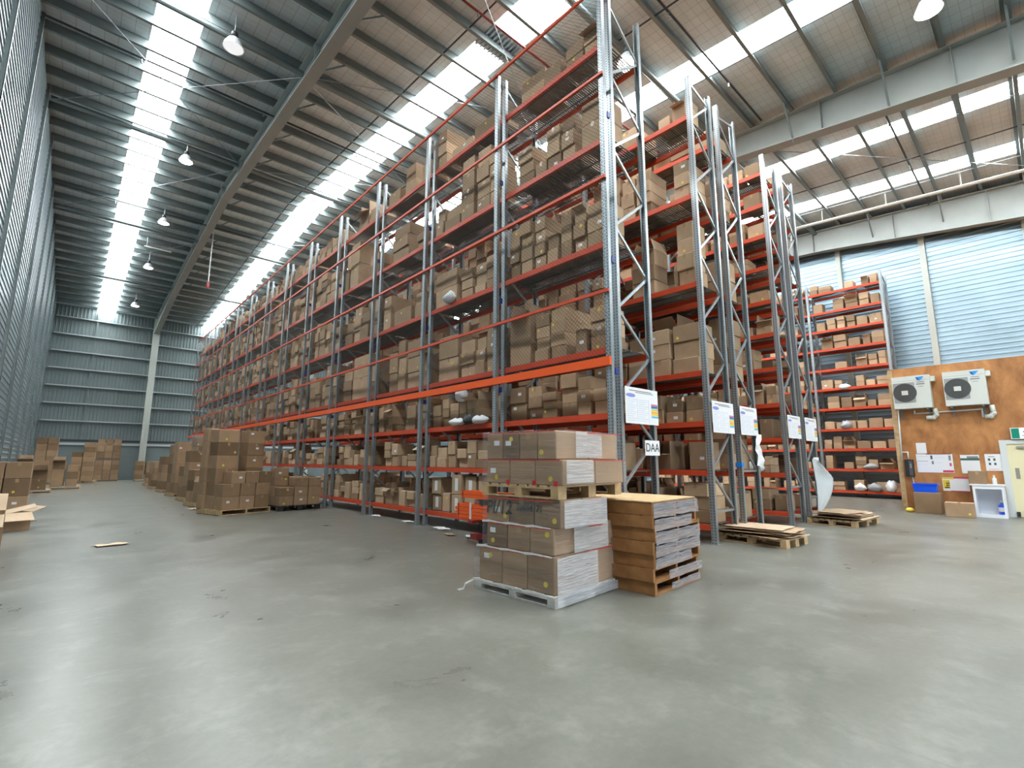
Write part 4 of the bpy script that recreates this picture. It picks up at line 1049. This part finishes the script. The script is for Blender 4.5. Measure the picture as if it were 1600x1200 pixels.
e = empty('white_cabinet', (18.0, .93, 0), 'open-fronted white cabinet on the floor between carton and door', 'cabinet')
w, d, h = .60, .55, .85
MB().box(0,d,0,.05,0,h-.03,LAMIN).build('side_panel', e); MB().box(0,d,w-.05,w,0,h-.03,LAMIN).build('side_panel', e)
MB().box(-.02,d,-.04,w+.05,h-.03,h,LAMIN).build('top', e); MB().box(0,d,.05,w-.05,.0,.08,LAMIN).build('bottom_panel', e)
MB().box(d-.02,d,.05,w-.05,.08,h-.03,LAMIN).build('back_panel', e); MB().box(0,.02,.05,w-.05,h-.12,h-.03,LAMIN).build('front_rail', e)
def bottle(x, y, z, r, h, m, m2, label, pump=False):
    e = empty('bottle', (x, y, z), label, 'bottle')
    MB().lathe([(0,0),(r,0),(r,h*.62),(r*.4,h*.76),(r*.4,h*.82)], m, 16).build('bottle_body', e, smooth=True)
    MB().lathe([(r*.45,h*.82),(r*.45,h),(0,h)], m2, 12).build('cap', e)
    MB().lathe([(r*1.02,h*.2),(r*1.02,h*.5)], m2, 16).build('band', e)
bottle(18.3, 1.10, .851, .045, .24, PVC, FRAMEW, 'white sanitiser bottle standing on the white cabinet')
bottle(18.3, 1.02, .081, .085, .36, BLUEP, WHITE, 'blue drum bottle standing inside the white cabinet')
e = empty('broom_head', (18.2, 2.93, 0), 'small yellow bundle on floor at the plywood corner', 'bundle')
MB().lathe([(0,0),(.1,.02),(.12,.07),(.06,.12),(0,.13)], YEL, 12).build('bundle_body', e, smooth=True)

# ------------------------------------------------------------------ bags and loose papers
def bag(x, y, z, sx, sy, sz, m, label, seed):
    rn = random.Random(seed); mb = MB(); n, k = 12, 6; vs = []
    for i in range(k+1):
        t = i/k
        for j in range(n):
            a = 2*math.pi*j/n; r = math.sin(math.pi*(.12+.83*t))**.6*(1+.18*math.sin(3*a+seed)+rn.uniform(-.14,.14))
            vs.append((sx/2*r*math.cos(a), sy/2*r*math.sin(a), sz*t*(1+.15*math.sin(2*a+seed)) if i else 0))
    fs = [(i*n+j, i*n+(j+1) % n, (i+1)*n+(j+1) % n, (i+1)*n+j) for i in range(k) for j in range(n)] + [tuple(range(k*n, (k+1)*n)), tuple(range(n))[::-1]]
    mb.add(vs, fs, m); o = mb.build('plastic_bag', None, (x, y, z), 0, True)
    return tag(o, label, 'bag')
BG = [(6.12,8.5,2.192,.22,.5,.14,BAGW,'flat white bag on the third shelf, second bay, netted rack'),
 (6.12,7.75,2.192,.22,.45,.15,BAGW,'second flat white bag on the third shelf, close to post, netted rack'),
 (6.10,8.1,2.195,.18,.3,.2,DARK,'black bag between two white bags on the netted rack'),
 (6.16,8.95,5.045,.25,.4,.25,BAGW,'white bag on fifth shelf, second bay, netted rack'),
 (6.16,8.4,2.7,.25,.35,.3,BAGW,'white bulging bag just under the thick orange beam'),
 (23.75,5.3,.275,.3,.4,.28,BAGW,'white bag on the lowest shelf of the wall rack'),
 (23.75,4.8,.275,.35,.5,.3,BAGG,'grey bag on lowest shelf of the wall rack'),
 (23.75,4.3,.275,.3,.35,.4,BAGW,'white bag near the plywood corner, lowest wall rack shelf'),
 (23.72,5.5,4.42,.3,.4,.2,BAGW,'white bag hanging over the sixth shelf of the wall rack'),
 (23.75,5.6,2.78,.3,.4,.3,BAGG,'grey bag on the fourth shelf of the wall rack'),
 (23.75,4.9,1.14,.3,.5,.2,BAGG,'grey bag on second shelf of the wall rack'),
 (12.36,4.85,1.175,.25,.4,.3,BAGW,'white bag on second shelf of the fourth rack')]
for i, b in enumerate(BG): bag(*b[:8], i+3)
def sheet(x, y, rz, w, d, m, label, name='paper_sheet'):
    mb = MB(); vs = []
    for i in range(5):
        for j in range(3): vs.append((-w/2+w*i/4, -d/2+d*j/2, .004+.02*abs(math.sin(i*1.7+j+x))))
    nv = len(vs); fs = [(i*3+j,(i+1)*3+j,(i+1)*3+j+1,i*3+j+1) for i in range(4) for j in range(2)]
    mb.add(vs + [(p[0],p[1],p[2]+.004) for p in vs], [f[::-1] for f in fs] + [tuple(q+nv for q in f) for f in fs], m)
    return tag(mb.build(name, None, (x, y, .001), rz), label, 'paper' if m is WHITE else 'cardboard sheet')
sheet(.70, 10.95, R(10), .42, .26, CARDIN, 'torn flat cardboard scrap lying alone on the open floor', 'cardboard_scrap')
sheet(6.05, 8.9, R(80), .45, .22, WHITE, 'long white paper on floor at netted rack foot, second bay')
sheet(5.85, 7.6, R(60), .25, .2, WHITE, 'small white paper on floor near the beam trolley')
sheet(6.1, 12.0, R(70), .3, .2, WHITE, 'crumpled white paper under the third bay of netted rack')
sheet(5.7, 8.1, R(75), .3, .15, CARDIN, 'thin cardboard scrap on floor before netted rack', 'cardboard_scrap')
sheet(2.9, 17.2, R(30), .35, .25, CARDIN, 'flat cardboard scrap beside the mixed stack pallet', 'cardboard_scrap')
sheet(6.1, 10.4, R(85), .3, .2, WHITE, 'white paper scrap by a netted rack post, third bay')

# ------------------------------------------------------------------ finish cartons
# the 300 closed cartons that show largest, and the open cartons that show, become things of their own
VIS = '''a01.1.0 a02.1.0 a02.1.1 a02.2.0 a02.2.1 a02.2.2 a02.3.0 a02.3.1 a02.3.2 a02.4.0 a02.4.1 a02.4.2 a02.5.0 a02.5.1 a02.5.2 a02.6.0 a02.6.1 a03.1.0 a03.1.1 a03.1.2 a03.2.0 a03.3.0 a03.3.1 a03.3.2 a03.3.3 a03.4.0 a03.4.1 a03.4.2 a03.4.3 a03.5.0 a04.1.0 a04.1.1 a04.1.2 a04.2.0 a04.2.1 a04.3.0 a04.3.1 a04.3.2 a04.4.0 a04.4.1 a04.5.0 a04.5.1 a04.5.2 a04.5.3 a04.6.0 a04.6.1 a04.6.2 a04.6.3 a04.7.0 a04.7.1 a04.7.2 a05.1.0 a05.1.1 a05.2.0 a05.2.1 a05.2.2 a05.3.0 a05.3.1 a05.3.2 a05.4.0 a05.5.0 a05.5.1 a05.5.2 a06.2.0 a06.2.1 a06.3.0 a06.4.0 a06.4.1 a10.3.1 a10.4.0 a10.4.1 a10.5.0 a10.6.0 a10.6.1 a11.3.0 a11.3.1 a11.5.0 a11.5.1 a12.2.1 a12.6.0 a13.1.0 a13.1.1 a13.1.2 a13.2.0 a13.2.1 a13.3.0 a13.3.1 a13.3.2 a13.4.0 a13.4.1 a14.1.1 a14.1.2 a14.2.2 a14.3.1 a14.3.2 a14.4.0 a14.4.1 a15.1.0 a15.1.1 a15.1.2 a15.1.3 a15.2.0 a15.2.1 a15.2.2 a15.2.3 a15.3.0 a15.3.1 a15.3.2 a15.3.3 a15.4.0 a15.4.1 a15.5.0 a15.5.1 a16.1.0 a16.2.0 a16.3.0 a16.3.1 a16.3.2 a20.1.0 a20.3.0 a21.4.1 a22.2.0 a22.2.1 a22.3.0 a22.3.1 a23.1.0 a23.2.0 a23.2.1 a23.2.2 a23.3.0 a23.3.1 a23.3.2 a23.4.0 a23.4.1 a24.3.0 a24.4.0 a24.4.1 a25.2.0 a25.2.1 a25.2.2 a26.1.0 a26.2.0 a26.2.1 a26.3.0 a30.3.0 a30.5.2 a31.1.0 a33.1.0 a33.1.1 a33.2.0 a33.2.1 a34.2.0 a34.3.2 a35.1.1 a35.2.0 a35.2.1 a43.2.3 b00.1.0 b00.1.1 b00.1.2 b01.1.0 b01.3.0 b02.1.0 b02.1.1 b02.2.0 b02.2.1 b02.3.0 b02.3.1 b03.1.0 b03.1.1 b03.1.2 b03.2.0 b03.2.1 b03.2.2 b03.3.0 b03.3.2 b03.5.0 b04.1.0 b04.1.1 b04.1.2 b04.1.3 b04.2.0 b04.2.1 b04.3.2 b05.1.0 b05.1.1 b05.1.2 b05.2.0 b05.2.1 b05.2.2 b05.2.3 b05.3.0 b05.3.1 b05.3.2 b06.2.0 b06.3.0 b06.3.1 b14.2.1 b14.2.2 c00.1.0 c01.1.0 c01.1.1 c03.1.0 c03.1.1 c03.1.2 c03.1.3 c04.1.0 c04.1.1 c05.1.1 c05.1.2 c06.1.0 c06.2.0 d00.1.0 d00.2.0 d00.2.1 d01.1.0 d010.1.0 d02.1.0 d02.5.0 d03.1.0 d03.1.1 d04.1.0 d04.1.1 d05.1.0 d06.1.0 d08.1.0 d08.2.0 d09.1.0 f02.2.0 f02.3.0 f05.5.0 f07.3.0 f08.1.0 pA11.0.0 pA11.0.1 pA11.0.2 pA11.1.0 pA119.0.0 pA119.0.1 pA119.0.2 pA119.1.0 pA146.0.0 pA146.0.1 pA146.0.2 pA146.0.3 pA146.1.0 pA49.0.0 pA49.0.1 pA49.0.2 pA49.1.0 pA76.0.0 pA76.0.1 pA76.0.2 pA76.1.0 pB.0.0 pB.0.1 pB.1.0 pB.1.1 pB.2.0 pB.2.1 pB.3.0 pB.3.1 pB.3.2 pB.3.3 pB.3.4 pB.3.5 pB.4.3 pB.4.4 pB.4.5 pB.5.0 pB.5.1 pB.5.2 pB.5.3 pB.5.4 pBx.0 pBx.1 pBx.2 pC.0.0 pC.0.1 pC.1.0 pC.1.1 pC.1.2 pC.2.0 pC.2.1 pC.2.2 pC.3.2 pC.3.3 pE.0.2 pE.0.3 pF.0.3 pF.0.4 pO.0.0 pO.1.0 pO.2.0 pP.1.0 pQ.0.1 pR.1.0 pR.1.1 pR.1.2 pS.0.4'''
VISOPEN = '''a03.5.1 a04.2.2 a06.1.1 a103.3.2 a104.4.2 a105.1.2 a105.4.4 a12.2.2 a12.3.1 a20.4.0 a20.5.1 a21.1.2 a22.3.2 a23.1.1 a31.1.1 a32.2.1 a36.2.1 a51.2.2 a52.5.2 a53.1.2 a54.3.3 a62.3.1 a64.3.2 a65.1.1 a65.4.2 a66.4.1 a72.4.1 a73.3.2 a74.3.2 a75.4.2 a75.5.4 a76.2.1 a83.2.3 a93.2.3 a94.3.4 a95.5.2 a96.1.0 a96.3.1 b00.2.1 b01.2.0 b01.4.0 b03.4.1 b04.2.2 b05.5.2 b06.1.0 b14.3.2 b15.2.1 b25.2.2 b25.3.2 b34.2.2 b35.4.2 b40.3.0 b55.5.1 c01.3.0 c03.3.3 c04.3.2 c06.3.0 c16.5.0 d03.2.0 d05.1.1 e01.2.1 e01.4.0 e07.2.1 e07.3.0 e10.3.1 e10.5.0 f01.1.0 f010.2.0 f02.4.1 f04.3.1 f06.3.0 f07.2.0 f07.5.0 f09.3.1 f10.5.0 f110.1.1 f12.5.0 f19.1.1 f25.5.0 f35.2.1 pD.0.1 pK.1.2 pP.1.1 pP.2.2 pQ.0.2 pW.0.0 pW.1.0'''
VISSET = set(VIS.split()) | set(VISOPEN.split())
RANGES, ORANGES = build_cartons(VISSET)

# ------------------------------------------------------------------ light, world, camera
w = D.worlds.new('sky'); bpy.context.scene.world = w; w.use_nodes = True
nt = w.node_tree; bg = nt.nodes['Background']; bg.inputs[0].default_value = (.80, .90, 1., 1); bg.inputs[1].default_value = 3.

cam = D.cameras.new('camera'); co = D.objects.new('camera', cam); C.objects.link(co)
cam.sensor_fit = 'HORIZONTAL'; cam.sensor_width = 36; cam.lens = 36*756.43/1600; cam.clip_start = .05; cam.clip_end = 300
yaw, pit, rol = R(42.166), R(8.956), R(.1427)
cy, sy, cp, sp = math.cos(yaw), math.sin(yaw), math.cos(pit), math.sin(pit)
fw = Vector((sy*cp, cy*cp, sp)); rt = Vector((cy, -sy, 0)); up = rt.cross(fw)
rt, up = rt*math.cos(rol) + up*math.sin(rol), -rt*math.sin(rol) + up*math.cos(rol)
M = Matrix((rt, up, -fw)).transposed().to_4x4(); M.translation = (0, 0, 1.45)
co.matrix_world = M
sc = bpy.context.scene; sc.camera = co
vs_ = sc.view_settings
vs_.view_transform = 'Standard'; vs_.look = 'None'; vs_.gamma = 1; vs_.use_curve_mapping = False; vs_.exposure = .55
sc.cycles.max_bounces = 8; sc.cycles.diffuse_bounces = 5; sc.cycles.glossy_bounces = 4; sc.cycles.transparent_max_bounces = 12
sc.cycles.sample_clamp_indirect = 6.; sc.cycles.caustics_reflective = False; sc.cycles.caustics_refractive = False
sc.cycles.use_denoising = True
